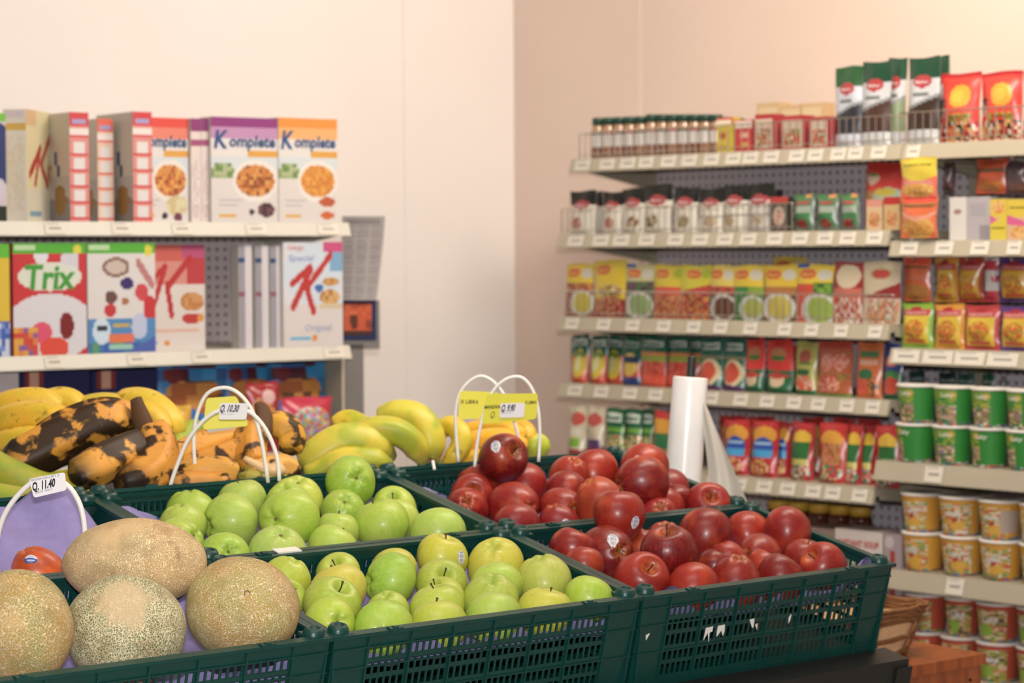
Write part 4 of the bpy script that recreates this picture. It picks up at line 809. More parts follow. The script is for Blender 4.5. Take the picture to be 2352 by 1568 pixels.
bunch('small curved banana bunch just left of the price hoops', 'bananas', M['banana'], [
    ([(1002, 1068, 4.50), (996, 1020, 4.50), (1012, 985, 4.52), (1040, 982, 4.54)], .0175, 'dcb73c', '6a6a26'),
    ([(1012, 1072, 4.47), (1050, 1040, 4.47), (1062, 1005, 4.48), (1040, 978, 4.50), (1005, 984, 4.52)], .0185, 'd0b93a', '5a5a20')])
bunch('deep yellow bananas lying behind the price cards', 'bananas', M['banana'], [
    ([(1050, 1000, 4.62), (1110, 990, 4.60), (1165, 992, 4.58), (1205, 1015, 4.56)], .022, 'e2ac34', '8a6a26'),
    ([(1040, 1040, 4.56), (1100, 1020, 4.55), (1160, 1018, 4.53), (1210, 1042, 4.52)], .026, 'dfa832', '8a6a26'),
    ([(1040, 1066, 4.52), (1100, 1056, 4.51), (1150, 1056, 4.50), (1190, 1066, 4.5)], .02, 'e2b03a', '8a6a26'),
    ([(1130, 980, 4.66), (1170, 978, 4.64), (1208, 990, 4.62), (1216, 1020, 4.60)], .017, 'd9a936', '8a6a26')])
b = MB(); b.grid(lambda u, v: apt(max(.001, min(3.14, v * math.pi)), u * 6.2832, 'g', 1, .031), 24, 16, flip=True)
o = b.build('lime', M['greenbanana'], None, True); o.data.color_attributes['Col'].data.foreach_set('color', list(hx('b4c23c')) * len(o.data.loops))
o.location = at(1228, 1023, 4.62); tag(o, 'pale green round fruit at the right end of the yellow bananas', 'fruit')
# ---------------------------------------------------------------- price signs
def hoop(label, Z, pts, cards, rad=.0037):
    o0 = at(*pts[len(pts) // 2], Z); root = thing('price_sign', label, 'price sign', Matrix.Translation(o0))
    zz = [Z + .0 for _ in pts]; c = cat([at(p[0], p[1], z_) - o0 for p, z_ in zip(pts, zz)], 40)
    b = MB(); b.tube(c, rad, 10); b.build('hoop', M['whiteplastic'], root, True)
    for nm, quad, col, dz, txts, lab in cards:
        q = [at(p[0], p[1], Z - dz) - o0 for p in quad]     # bottom left, bottom right, top right, top left
        nn = (q[1] - q[0]).cross(q[3] - q[0]).normalized()
        def fn(u, v, e=0): return q[0].lerp(q[1], u).lerp(q[3].lerp(q[2], u), v) + nn * e
        W_ = (q[1] - q[0]).length; H_ = (q[3] - q[0]).length; rc = .12
        b = MB(); ol = []
        for cx, cy, a0 in ((1, 0, -90), (1, 1, 0), (0, 1, 90), (0, 0, 180)):
            ru, rv = rc * H_ / W_, rc
            for k in range(5):
                a = math.radians(a0 + k * 22.5); ol.append((cx + (-ru if cx else ru) + ru * math.cos(a), cy + (-rv if cy else rv) + rv * math.sin(a)))
        n_ = len(ol); b.add([fn(u, v, e) for e in (0, -.0009) for u, v in ol], [list(range(n_)), [n_ + i for i in range(n_)][::-1]] + [(i, n_ + i, n_ + (i + 1) % n_, (i + 1) % n_) for i in range(n_)], col)
        for s_, u, v, h, cc, wd, sl, bd in txts:
            def tf(a, c_): return fn(u + a / W_, v + c_ / H_, .0006)
            b.text(s_, 0, 0, h, cc, tf, w=wd, slant=sl, bold=bd)
        p = b.build(nm, M['paper'], root)
        if lab: p['label'] = lab
    return root
def lw(px, Z): return px * Z / F
hoop('white arched price sign reading Q. 11.40 at the lower left', 3.52, [(-8, 1290), (-4, 1225), (20, 1165), (68, 1112), (110, 1098), (152, 1112), (180, 1150), (193, 1200), (196, 1262)], [
    ('price_label', [(78, 1143), (153, 1125), (149, 1084), (66, 1099)], 'fbf9fb', .006, [
        ('Q. 11.40', .37, .56, .0185, '26262a', lw(51, 3.52), .2, .035), ('MANZANA GALA Q.MIP X LB', .44, .91, .0062, '77777c', lw(62, 3.52), .1, 0), ('LI00102  504614', .33, .24, .005, '88888c', lw(38, 3.52), 0, 0)], 'white price label reading Q. 11.40')], .0042)
hoop('taller white hoop with a blank yellow card, between the two plantain bunches', 4.06, [(450, 1118), (447, 1060), (445, 1010), (452, 955), (475, 905), (515, 890), (550, 905), (580, 945), (600, 1010), (616, 1108)], [
    ('yellow_card', [(466, 987), (572, 978), (543, 909), (474, 914)], 'f6ee5e', .004, [], 'yellow card'),
    ('spare_card', [(477, 993), (540, 984), (538, 975), (475, 984)], 'd9d9dc', -.001, [], None)], .0035)
hoop('wide white hoop whose price label reads Q. 10.30', 3.99, [(420, 1146), (398, 1140), (390, 1122), (410, 1060), (436, 1003), (480, 955), (525, 938), (572, 945), (610, 985), (635, 1045), (642, 1104)], [
    ('price_label', [(502, 963), (566, 963), (570, 926), (506, 925)], 'f8f6f8', .008, [('Q. 10.30', .36, .68, .0175, '3a3d48', lw(43, 3.98), .2, .035), ('LI00003  504670', .27, .33, .0028, '99999c', lw(30, 3.98), 0, 0)], 'white price label reading Q. 10.30')], .0036)
hoop('white hoop with a yellow card reading X LIBRA, left of the other apple price sign', 4.34, [(1053, 1060), (1048, 1000), (1047, 940), (1062, 893), (1100, 864), (1135, 878), (1165, 920), (1182, 970), (1192, 1012)], [
    ('yellow_card', [(1053, 962), (1128, 962), (1146, 900), (1056, 897)], 'f8f04c', .004, [('X LIBRA', .28, .62, .010, '55552c', lw(38, 4.3), .15, .02)], 'yellow card reading X LIBRA')], .0033)
hoop('white hoop with yellow card priced Q. 9.90 behind the dark maroon apple', 4.26, [(1090, 1072), (1096, 1020), (1108, 960), (1128, 905), (1160, 872), (1196, 866), (1222, 893), (1236, 940), (1240, 1000), (1237, 1060)], [
    ('yellow_card', [(1106, 974), (1232, 962), (1236, 903), (1118, 904)], 'ece43c', .004, [('MANZANA', .17, .56, .009, '45451f', lw(42, 4.26), .1, .03), ('X LIBRA', .87, .66, .009, '45451f', lw(28, 4.26), .1, .03), ('Q.', .19, .30, .017, '55552c', lw(13, 4.26), .15, .0)], 'yellow card'),
    ('price_label', [(1147, 959), (1203, 958), (1206, 925), (1150, 926)], 'f4f0f4', .009, [('Q. 9.90', .33, .68, .0175, '2e3547', lw(31, 4.26), .2, .035), ('LI00006  5041', .28, .33, .0028, '99999c', lw(26, 4.26), 0, 0)], 'white price label reading Q. 9.90')], .0033)
b = MB(); p0 = at(994, 1058, 4.27); p1 = at(998, 1078, 4.26); b.tube([tuple(p0), tuple(p1)], .003, 8); tag(b.build('sign_peg', M['whiteplastic']), 'short stub of white plastic sticking up from the rim below the small bananas', 'peg')
# ---------------------------------------------------------------- packages
def gridpaint(layers, seed=0): return painter(layers, seed)
def put_texts(b, texts, W, H, fn, eps=-.0008):
    for s_, u, v, h, cc, wd, sl, bd in texts:
        b.text(s_, u * W, v * H, h * H, cc, lambda a, c_: fn(a / W, c_ / H, eps), w=wd * W, slant=sl, bold=bd)
def carton(name, label, cat_, fr, x, y, z, W, Dp, H, front, side='e8e4de', left=None, right=None, texts=(), ltexts=(), top=None, group=None, yaw=0, lean=0, nu=46, nv=64, seed=0):
    m = fr @ Matrix.Translation((x, y, z)) @ Matrix.Rotation(yaw, 4, 'Z') @ Matrix.Rotation(lean, 4, 'X')
    b = MB(); e = .0004
    def ff(u, v, e=0): return V(((u - .5) * W, e, v * H))
    def lf(u, v, e=0): return V((-W / 2 + e, (1 - u) * Dp, v * H))
    def rf(u, v, e=0): return V((W / 2 - e, u * Dp, v * H))
    b.grid(ff, nu, nv, painter(front, seed) if isinstance(front, list) else front)
    if left: b.grid(lf, nu, nv, painter(left, seed + 1) if isinstance(left, list) else left)
    else: b.grid(lf, 1, 1, side)
    if right: b.grid(rf, 14, 24, painter(right, seed + 2) if isinstance(right, list) else right)
    else: b.grid(rf, 1, 1, side)
    b.add([(-W / 2, 0, H), (W / 2, 0, H), (W / 2, Dp, H), (-W / 2, Dp, H), (-W / 2, 0, 0), (W / 2, 0, 0), (W / 2, Dp, 0), (-W / 2, Dp, 0)], [(0, 1, 2, 3), (7, 6, 5, 4), (3, 2, 6, 7)], top or side)
    put_texts(b, texts, W, H, ff); put_texts(b, ltexts, Dp, H, lf)
    o = b.build(name, M['print']); o.matrix_world = m; return tag(o, label, cat_, group)
def pouch(name, label, cat_, fr, x, y, z, W, T_, H, layers, style='pillow', texts=(), back='c8c4bc', group=None, yaw=0, lean=0, seed=0, m=None, roll=0, nu=30, nv=44, cap=None):
    rg = random.Random(seed + 5); ph = rg.uniform(0, 6); ph2 = rg.uniform(0, 6)
    def shape(u, v, sg):
        pu = 1 - abs(2 * u - 1) ** 2.6
        if style == 'pillow': g = math.sin(math.pi * min(1, max(0, (v - .06) / .88))) ** .55 if .06 < v < .94 else 0; nar = 1 - .05 * g
        else: g = min(1, .6 + v * 6) * max(0, 1 - v * 1.04) ** .6 ; nar = 1 - .03 * math.sin(v * math.pi)
        if style == 'neck': nar = 1 - .08 * max(0, (v - .6) / .4) - .1 * max(0, .3 - v)
        yy = -sg * T_ / 2 * pu * g * (1 + .12 * math.sin(9 * v + ph + 4 * u)) - .0006 * sg
        yy += .002 * math.sin(u * 9 + ph2) * (v if style != 'pillow' else abs(2 * v - 1) ** 3)
        return V(((u - .5) * W * nar + .0015 * math.sin(v * 7 + ph), yy, v * H + .002 * math.sin(u * 5 + ph) * v ** 4))
    b = MB(); b.grid(lambda u, v: shape(u, v, 1), nu, nv, painter(layers, seed)); b.grid(lambda u, v: shape(u, v, -1), 10, 12, back, flip=True)
    put_texts(b, texts, W, H, lambda u, v, e: shape(u, v, 1) + V((0, e * 1.5, 0)))
    o = b.build(name, m or M['foil'], None, True)
    mw = fr @ Matrix.Translation((x, y, z)) @ Matrix.Rotation(yaw, 4, 'Z') @ Matrix.Rotation(lean, 4, 'X') @ Matrix.Rotation(roll, 4, 'Y')
    if cap:                                    # spout: the pouch becomes a thing with two parts
        r = thing(name, label, cat_, mw, group); o.name = 'pouch'; o.parent = r
        c = MB(); c.lathe([(.009, 0), (.009, .012), (.0001, .012)], 14, col=cap, T=Matrix.Translation((W * .28, 0, H * .985))); c.build('spout_cap', M['print'], r, True); return r
    o.matrix_world = mw; return tag(o, label, cat_, group)
def cup(label, fr, x, y, z, H, r0, r1, layers, back, texts=(), group=None, spin=0, seed=0, name='noodle_cup', lid='e2ddd6'):
    root = thing(name, label, 'cup', fr @ Matrix.Translation((x, y, z)) @ Matrix.Rotation(spin, 4, 'Z'), group)
    pf = painter(layers, seed); n = 44; hz = H * .94
    def col(a, zz):
        u = (a - .5) * 2; return pf(u, zz / hz) if 0 <= u <= 1 else back
    b = MB(); pr = [(r0 * .2, .002), (r0, 0)] + [(r0 + (r1 - r0) * i / 24, hz * i / 24) for i in range(1, 25)]
    b.lathe(pr, n, col)
    def cyl(u, v, e):
        a = math.pi * (1 + u); rr_ = r0 + (r1 - r0) * v - e; return V((rr_ * math.cos(a), rr_ * math.sin(a), v * hz))
    Wd = math.pi * (r0 + r1) / 2
    put_texts(b, texts, Wd, hz, cyl); b.build('body', M['print'], root, True)
    b = MB(); b.lathe([(r1 + .0001, hz - .001), (r1 + .0022, hz), (r1 + .0022, H - .001), (r1, H), (.0001, H - .0005)], n, lid); b.build('lid', M['paper'], root, True)
    return root
def jar(name, label, fr, x, y, z, r, H, bands, lidc, lidh, group, spin=0, square=False):
    root = thing(name, label, 'jar', fr @ Matrix.Translation((x, y, z)) @ Matrix.Rotation(spin, 4, 'Z'), group)
    hz = H - lidh
    def col(a, zz):
        t_ = zz / hz
        for lim, c in bands:
            if t_ <= lim: return c if not isinstance(c, tuple) or len(c) != 2 or not isinstance(c[0], str) else c[int(rnd(int(a * 14), int(t_ * 14)) * 2)]
        return bands[-1][1]
    b = MB(); pr = [(r * .85, 0), (r, .002)] + [(r, .002 + (hz * .86 - .002) * i / 16) for i in range(1, 17)] + [(r * .82, hz * .95), (r * .8, hz)]
    b.lathe(pr, 24, col); b.build('glass', M['glass'], root, True)
    b = MB(); b.lathe([(r * .9, hz - .001), (r * .9, H - .001), (r * .86, H), (.0001, H)], 24, lidc); b.build('lid', M['print'], root, True)
    return root
class Row:                                    # a shelf row of the right-hand units
    def __init__(s, z, off, yref, fr=FR, hit=rs): s.z, s.off, s.y, s.fr, s.hit = z, off, yref, fr, hit
    def at(s, x0, x1, ytop, dep=0.0):
        o = s.off + dep; a = s.hit(x0, s.y, o)[0]; b_ = s.hit(x1, s.y, o)[0]; h = s.hit((x0 + x1) / 2, ytop, o)[1] - s.z
        return (a + b_) / 2, o, b_ - a, h
A1 = Row(zA[1], .05, 340); A2 = Row(zA[2], 0, 520); A3 = Row(zA[3], 0, 720); A4 = Row(zA[4], 0, 880); A5 = Row(zA[5], -.06, 1090)
B1 = Row(zB[1], .05, 320); B2 = Row(zB[2], 0, 545); B3 = Row(zB[3], 0, 790); B4 = Row(zB[4], -.06, 1070); B5 = Row(zB[5], -.06, 1320); B6 = Row(zB[6], -.03, 1550)
WR_ = 'cream-lidded'
# --- top shelf: jars
n = 12; g_ = 'green-capped spice jars on the top shelf'
for i in range(n):
    x0 = 1345 + i * 24.6; x, y, w_, h = A1.at(x0, x0 + 24, 270 - i * .9 if i < 5 else 262)
    br = ('7a4a2c', '96603a', '8b5a40')[i % 3]
    jar('spice_jar', f'{ordn(i, n)} green-capped glass spice jar on the top shelf, front row', A1.fr, x, y + .032, A1.z, w_ * .49, h, [(.18, ('a87a58', br)), (.34, br), (.70, 'd9d4cf'), (.78, 'b04a44' if i % 2 else '56604c'), (1, 'b08a68')], '22493c', h * .17, g_)
for i in range(5):
    x0 = 1560 + i * 34; x, y, w_, h = A1.at(x0, x0 + 26, 262 + i * 3, .075)
    jar('spice_jar', f'{ordn(i, 5)} green-capped spice jar peeping over the back of the top shelf row', A1.fr, x, y + .035, A1.z, w_ * .5, h, [(.3, '7a4a2c'), (.7, 'cfc9c2'), (1, 'a88666')], '22493c', h * .17, 'spice jars at the back of the top shelf')
def seas(row, x0, x1, yt, lay, label, dep=.02, D_=.03, side='b5222a', texts=(), left=None, **k):
    x, y, w_, h = row.at(x0, x1, yt, dep); return carton(k.pop('name', 'seasoning_box'), label, 'box', row.fr, x, y, row.z, w_, D_, h, lay, side, left=left, texts=texts, nu=22, nv=30, **k)
seas(A1, 1636, 1684, 270, [('b', 'd8c22e'), ('r', 0, .78, 1, 1, 'd8452a'), ('r', .05, .76, .9, .92, 'efe3c8'), ('e', .5, .48, .16, .1, 'b4482a'), ('r', .3, .1, .7, .2, 'b89a2a')], 'small yellow seasoning packet with a red and cream top, on the top shelf', side='c9b22c')
seas(A1, 1687, 1727, 275, [('b', 'c92c2a'), ('r', 0, .75, 1, .95, 'e9d6cc'), ('r', .3, .45, .8, .6, 'e6b0a0'), ('r', .35, .15, .75, .3, 'd8a048')], 'small red seasoning packet beside the yellow one on the top shelf')
for i, (a, c) in enumerate(((1734, 1774), (1796, 1842), (1862, 1900))):
    seas(A1, a, c, 262 + i * 3, [('b', 'd4c2ae'), ('r', 0, .86, 1, 1, 'b52a30'), ('n', .1, .1, .9, .6, ['c8502e', '8a6a3a', 'd9cdb8', 'b02a2a', '8f9a6a'], 7), ('r', 0, 0, 1, .06, 'b52a30')], ('left', 'middle', 'right')[i] + ' red and cream seasoning box with a food picture on the top shelf', D_=.05, side='a81f2c', group='red and cream seasoning boxes', seed=i, right=[('b', 'a81f2c')])
for i, a in enumerate((1738, 1790, 1838)):
    seas(A1, a, a + 52, 236 + (i % 2) * 5, [('b', 'd9b98a'), ('r', .1, .75, .9, .9, 'e6cfa6')], ('left-hand', 'middle', 'right-hand')[i] + ' beige box at the back of the top shelf', dep=.2, D_=.05, side='cfae80', group='beige boxes at the back of the top shelf')
def malher(row, x0, x1, yt, label, dep=.02, top='1d4a35', body='c9cdd2', pic='4a3f3a', lean=-.03, style='stand', tx='', seed=0, T_=.04, name='spice_pouch', tp=.76, grp=None, lc='b23a40', dk=True, **k):
    x, y, w_, h = row.at(x0, x1, yt, dep)
    lay = [('b', body), ('d', .42, .16, '8f9498'), ('d', .38, .16, pic), ('r', 0, 0, 1, .16, body), ('r', 0, tp, 1, 1, top), ('e', .48, tp - .04, .3, .075, lc), ('r', .2, .55, .7, .6, '767c7a')]
    return pouch(name, label, 'pouch', row.fr, x, y + T_ / 2, row.z, w_, T_, h, lay if dk else k.pop('lay'), style, texts=[('Malher', .48, tp - .045, .045, 'e8dcdc', .4, 0, .02)] + ([(tx, .42, .57, .05, '3a4444', .5, 0, 0)] if tx else []), lean=lean, seed=seed, group=grp, **k)
g_ = 'tall green-topped spice pouches on the top shelf'
malher(A1, 1907, 1968, 152, 'green-topped spice pouch at the left of the tall ones, brighter green header', top='2a5a34', pic='2f3038', seed=1, grp=g_, body='c3c8d6')
malher(A1, 1966, 2034, 140, 'tall green-topped spice pouch second from the left, with brown bark on it', pic='4a3028', seed=2, grp=g_)
malher(A1, 2026, 2068, 132, 'green-topped spice pouch tilted behind the second one', dep=.07, pic='8a9a7a', seed=3, grp=g_)
malher(A1, 2073, 2146, 130, 'widest green-topped spice pouch, its header edge clear of the others', pic='3a2a22', seed=4, grp=g_)
malher(A1, 2115, 2168, 128, 'green-topped spice pouch hidden behind the widest one', dep=.08, seed=5, grp=g_)
for i, (a, c, yt) in enumerate(((2146, 2236, 166), (2238, 2334, 163), (2336, 2430, 158))):
    x, y, w_, h = B1.at(a, c, yt, .03)
    lay = [('b', 'd8301f'), ('d', .30, 0, 'c9a084'), ('n', 0, 0, 1, .30, ['b02018', 'd8b060', '3a2a22', 'd87a4a', 'e0d0b8'], 8), ('n', .3, .3, .85, .42, ['c8321c', 'b89a2c', '8a8a2a'], 12), ('e', .58, .66, .26, .17, 'e0a024'), ('e', .55, .66, .14, .1, 'd8b43a'), ('r', 0, .93, 1, 1, 'b3141c'), ('r', .0, .36, .2, .62, 'c9aaa0')]
    pouch('noodle_packet', ('left', 'middle', 'right')[i] + ' red instant noodle packet with a yellow burst, top shelf of the right-hand unit', 'packet', FR, x, y + .025, B1.z, w_, .05, h, lay, 'pillow', texts=[('\u8f9b', .12, .50, .30, '1c2420', .26, 0, .02), ('RAMYUN', .62, .36, .05, '5a5a1c', .5, 0, .02)], group='red instant noodle packets on the top shelf', seed=i + 20, lean=-.04, back='c22a20')
# --- second shelf
g_ = 'black-topped white spice pouches on the second shelf'
xs = [(1299, 1357, 438), (1372, 1420, 440), (1417, 1470, 432), (1470, 1534, 423), (1536, 1594, 430), (1594, 1650, 432), (1650, 1706, 424), (1702, 1768, 422)]
pics = ['a8423a', 'b0342c', '7a4a30', '5a4a2c', '7a6a38', 'b49a78', 'a88a6a', '9a8f86']
for i, (a, c, yt) in enumerate(xs):
    x, y, w_, h = A2.at(a, c, yt, .02)
    lay = [('b', 'dbd7cb' if i != 7 else 'cdc9c4'), ('ne', .5 + .12 * (i % 3 - 1), .24, .24, .13, [pics[i], pics[i], 'c9b99a'], 9), ('r', .12, .5, .88, .53, 'a8a49a'), ('r', 0, .66, 1, 1, '151816'), ('e', .48, .67, .33, .11, 'a84044')]
    if i > 4: lay += [('r', .0, .34, 1, .36, '9a9690')]
    pouch('spice_pouch', f'{ordn(i, 8)} black-topped white spice pouch with a red oval, second shelf', 'pouch', FR, x, y + .018, A2.z, w_, .035, h, lay, 'stand', texts=[('Malher', .48, .67, .06, 'ecdcdc', .42, 0, .02)], group=g_, m=M['print'], seed=i + 30, lean=-.04 - .01 * (i % 3), nu=18, nv=24)
for i, a in enumerate((1322, 1600, 1735)):
    x, y, w_, h = A2.at(a, a + 52, 440 - i * 3, .08)
    pouch('spice_pouch', ('left-hand', 'middle', 'right-hand')[i] + ' black-topped pouch standing behind the front row of the second shelf', 'pouch', FR, x, y + .02, A2.z, w_, .03, h, [('b', 'd0ccc0'), ('r', 0, .66, 1, 1, '151816'), ('e', .6, .68, .25, .08, 'a23c40')], 'stand', m=M['print'], group='second-row pouches of the second shelf', seed=i + 60, nu=14, nv=14)
seas(A2, 1768, 1810, 452, [('b', '4a4440'), ('r', .06, 0, .94, .82, '5f5550'), ('e', .5, .45, .3, .28, 'c9b8a8'), ('ne', .5, .4, .2, .2, ['c84a3a', 'e0d2c0'], 9), ('r', 0, .84, 1, 1, 'b93532')], 'dark seasoning packet with a red lid flap, between the white and the green pouches', D_=.02, side='3a3634')
for i, (a, c) in enumerate(((1815, 1864), (1868, 1918), (1922, 1968))):
    x, y, w_, h = A2.at(a, c, 446, .02)
    lay = [('b', '6f7f72'), ('r', .1, .14, .9, .9, '3f7a4c'), ('r', .15, .5, .85, .68, '9aa89a'), ('ne', .5, .2, .25, .13, ['8a2a26', 'a8403a', '5a2a22'], 10), ('r', .2, .72, .8, .80, 'a84a4a'), ('r', 0, .92, 1, 1, '3f7a3c'), ('r', .55, .92, .85, 1, 'd8905a')]
    pouch('spice_pouch', ('left', 'middle', 'right')[i] + ' green spice pouch with an orange hang tab, second shelf', 'pouch', FR, x, y + .015, A2.z, w_, .03, h, lay, 'pillow', group='green spice pouches on the second shelf', seed=70 + i, back='9aa0a0', nu=16, nv=22)
x, y, w_, h = A2.at(1968, 2064, 372, .06)
pouch('soup_pouch', 'large red pouch with a green bowl picture leaning under the top shelf', 'pouch', FR, x, y + .03, A2.z, w_, .05, h, [('b', 'c4251c'), ('r', 0, .0, 1, .48, 'c9a684'), ('ne', .3, .3, .25, .2, ['8a3a2a', 'c87a4a', 'd8a07a'], 9), ('d', .60, -.12, 'a8743a'), ('e', .62, .48, .36, .15, '9ab09a'), ('e', .55, .56, .26, .06, 'b8a83a'), ('e', .20, .76, .17, .09, 'd0b098'), ('e', .2, .82, .1, .03, '5a8a4a'), ('r', 0, 0, 1, .1, 'c8b890')], 'stand', seed=80, lean=-.07)
for i, (a, c, yt, cc) in enumerate(((1990, 2026, 458, 'd8b890'), (2030, 2066, 452, 'c8ac78'))):
    seas(A2, a, c, yt, [('b', cc), ('r', 0, .78, 1, 1, 'b5201c' if i else 'd89080'), ('ne', .5, .35, .35, .25, ['c8603a', 'e0b070', 'b08a5a'], 8)], ('small box with a bowl picture below the large red pouch', 'small box with a dark red top below the large red pouch')[i], dep=.0, D_=.03, side='b89a6a')
# hanging strip of noodle packets at the joint of the two units
stp = thing('clip_strip', 'hanging strip with two instant noodle packets, where the two units meet', 'clip strip', FR @ Matrix.Translation((0.05, .012, zB[1] - LIP)), None)
b = MB(); b.box(-.004, .004, 0, .0015, -.24, .0); b.build('strip', M['whiteplastic'], stp)
for i, (y0, y1, lay, tx, lb) in enumerate(((362, 452, [('b', 'dfc23a'), ('e', .5, .98, .7, .62, 'dfc23a'), ('d', .52, 0, 'e06a4a'), ('e', .5, .78, .60, .38, 'd8c034'), ('r', .1, .30, .9, .42, 'dc8a86'), ('ne', .5, .18, .45, .17, ['e0a040', 'e8c068', 'd89a58'], 9)], 'instant soup', 'yellow and pink instant noodle packet hanging above the orange one'),
        (452, 546, [('b', 'dd6a35'), ('r', .05, .86, .95, .99, 'd8452c'), ('r', .04, .74, .96, .84, '9a6a3c'), ('ne', .5, .26, .45, .28, ['d89a40', 'cf8438', 'd8a858'], 8), ('r', .1, .45, .9, .55, 'd8886a'), ('l', 0, .62, .5, .42, .03, 'e0a088'), ('l', 1, .62, .5, .42, .03, 'e0a088')], 'instant soup', 'orange instant noodle packet hanging below the yellow one'))):
    a = rs(2072, (y0 + y1) / 2, -.01); c = rs(2156, (y0 + y1) / 2, -.01); zt_ = rs(2113, y0, -.01)[1]; zb_ = rs(2113, y1, -.01)[1]
    pouch('noodle_packet', lb, 'packet', FR, (a[0] + c[0]) / 2, -.014 - .0, zb_, c[0] - a[0], .022, zt_ - zb_, lay, 'pillow', texts=[(tx, .5, .82 if i == 0 else .78, .07, '5a6a20' if i == 0 else '6a4a30', .8, 0, .03)], seed=90 + i, m=M['foil'], back='d8d4cc')
# --- third shelf: soup packets
soup = [(1294, 1358, 606, 'e2c52e', 'red_oval', [('n', 0, .50, 1, .64, ['8a3a2c', 'a8603a', 'c88a4a'], 7), ('r', 0, 0, 1, .5, '9a5a4a'), ('e', .6, .26, .45, .24, 'd9d9cc'), ('e', .62, .26, .3, .2, 'd0c44a')], 'yellow soup packet with a pale bowl at the left end'),
    (1357, 1431, 597, 'e3c71e', 'r', [('r', 0, .50, 1, .64, 'e0c43a'), ('ne', .5, .44, .4, .13, ['e8e2b0', 'c8b84a', 'a8582a', '4a5a2a'], 8), ('r', 0, 0, 1, .32, '9a3a2a'), ('ne', .5, .2, .45, .17, ['a8243a', 'c8603a', '8a2030', 'd8a05a'], 9)], 'taller bright yellow soup packet with a red vegetable picture'),
    (1430, 1496, 607, 'c8c48a', 'blue', [('n', 0, .48, 1, .68, ['4a3a4a', '4a7a3a', '3f6a34', '6a4a5a'], 6), ('r', 0, 0, 1, .48, '6a6a5a'), ('e', .5, .24, .5, .26, 'cfd3cb'), ('e', .55, .24, .38, .2, '9ab87a')], 'soup packet with a blue corner and a green bowl'),
    (1494, 1560, 608, 'd8c42e', 'g', [('r', 0, .44, 1, .6, 'd8523a'), ('n', 0, 0, 1, .44, ['b8602a', 'd89a50', 'a83a2c', 'd87a4a'], 8)], 'yellow soup packet with a red band, left one of a pair'),
    (1556, 1626, 608, 'd0c832', 'g', [('d', .5, .14, 'bb3a30'), ('n', 0, 0, 1, .46, ['8a3024', 'd89a40', 'd8602c', 'b84030'], 8)], 'yellow soup packet with a slanting red band, right one of a pair'),
    (1623, 1680, 609, 'e0cc5a', 'c', [('n', 0, .46, 1, .62, ['8a3a34', 'c84a34', 'b06a4a'], 6), ('r', 0, 0, 1, .46, '5a4034'), ('e', .55, .22, .55, .26, 'd0ccc8'), ('e', .6, .22, .42, .2, '6a4034')], 'soup packet with a dark red stew bowl'),
    (1677, 1748, 609, 'e4c832', 'c', [('r', 0, .46, .55, .62, '3f8a44'), ('r', .55, .46, 1, .62, '8aa83a'), ('r', 0, 0, 1, .46, '3f7a3a'), ('e', .65, .22, .42, .24, 'c9d0cc'), ('e', .68, .22, .3, .18, 'a8b454')], 'yellow soup packet with a green band and green bowl'),
    (1745, 1823, 608, 'e4c22a', 'c', [('r', 0, .46, 1, .62, 'b0743a'), ('r', 0, 0, 1, .46, '6a4a30'), ('e', .5, .24, .5, .27, 'd2d2c8'), ('e', .53, .24, .37, .21, 'cfc058')], 'yellow soup packet with a large pale yellow bowl'),
    (1824, 1908, 607, 'e3c62c', 'b', [('r', 0, .42, .5, .66, 'd04a2e'), ('n', .5, .44, 1, .68, ['4a7a2c', '7aa83a', '3a6a2a'], 6), ('r', 0, 0, .3, .42, 'c84a34'), ('e', .62, .22, .5, .28, 'd0d2cc'), ('e', .66, .22, .36, .22, '9ab84a')], 'yellow soup packet with a small blue corner and green peas'),
    (1906, 1976, 601, 'a02226', 'p', [('e', .5, .76, .42, .2, 'd8c8a8'), ('r', 0, .42, 1, .56, 'c86a5a'), ('n', 0, 0, 1, .42, ['b8323a', 'd8c0a8', 'd07a4a', 'c84a3c', 'e0d8d0'], 8)], 'dark red bean packet with a cream emblem'),
    (1975, 2063, 601, 'cfc0a4', 'q', [('d', .42, .24, '98222a'), ('r', .08, .45, .92, .48, 'c8a09a'), ('r', 0, 0, 1, .42, 'd8c8b0'), ('n', .1, 0, .95, .38, ['d0783a', 'e0d8c8', 'c86a4a', 'd8a888', 'c8bca0'], 8), ('e', .5, .80, .3, .1, 'b8ac7a'), ('e', .5, .80, .25, .07, 'b83a34')], 'cream and red bean packet at the right end of the third shelf')]
for i, (a, c, yt, bcol, st_, lay, lb) in enumerate(soup):
    x, y, w_, h = A3.at(a, c, yt, .02); L = [('b', bcol)] + lay; tx = []
    if i < 9:
        L += [('e', .3 if i != 4 else .45, .83, .24, .09, 'd8602a')]; tx = [('Maggi', .3 if i != 4 else .45, .825, .07, 'e8c040', .3, 0, .03)]
        if i in (0, 2, 5, 6, 7, 8): L += [('e', .78, .82, .2, .1, 'd6d2c0')]
        if i in (3, 4): L += [('e', .85, .84, .15, .1, 'a8b82e')]
        if i in (2, 8): L += [('r', 0, .93, .32 if i == 2 else .3, 1, '2a5aa0')]
    pouch('soup_packet', lb, 'packet', FR, x, y + .009 + .002 * (i % 2), A3.z, w_, .014, h, L, 'pillow', texts=tx, group='soup packets behind the wire fence of the third shelf', seed=100 + i, lean=-.05, back='c8c0a0')
x, y, w_, h = A3.at(1770, 1849, 590, .09)
pouch('soup_packet', 'yellow soup packet sticking up behind the others on the third shelf', 'packet', FR, x, y + .01, A3.z, w_, .014, h, [('b', 'd8bc3a'), ('e', .3, .88, .2, .05, 'c8602a'), ('e', .75, .88, .18, .05, 'd6c890')], 'pillow', seed=119)
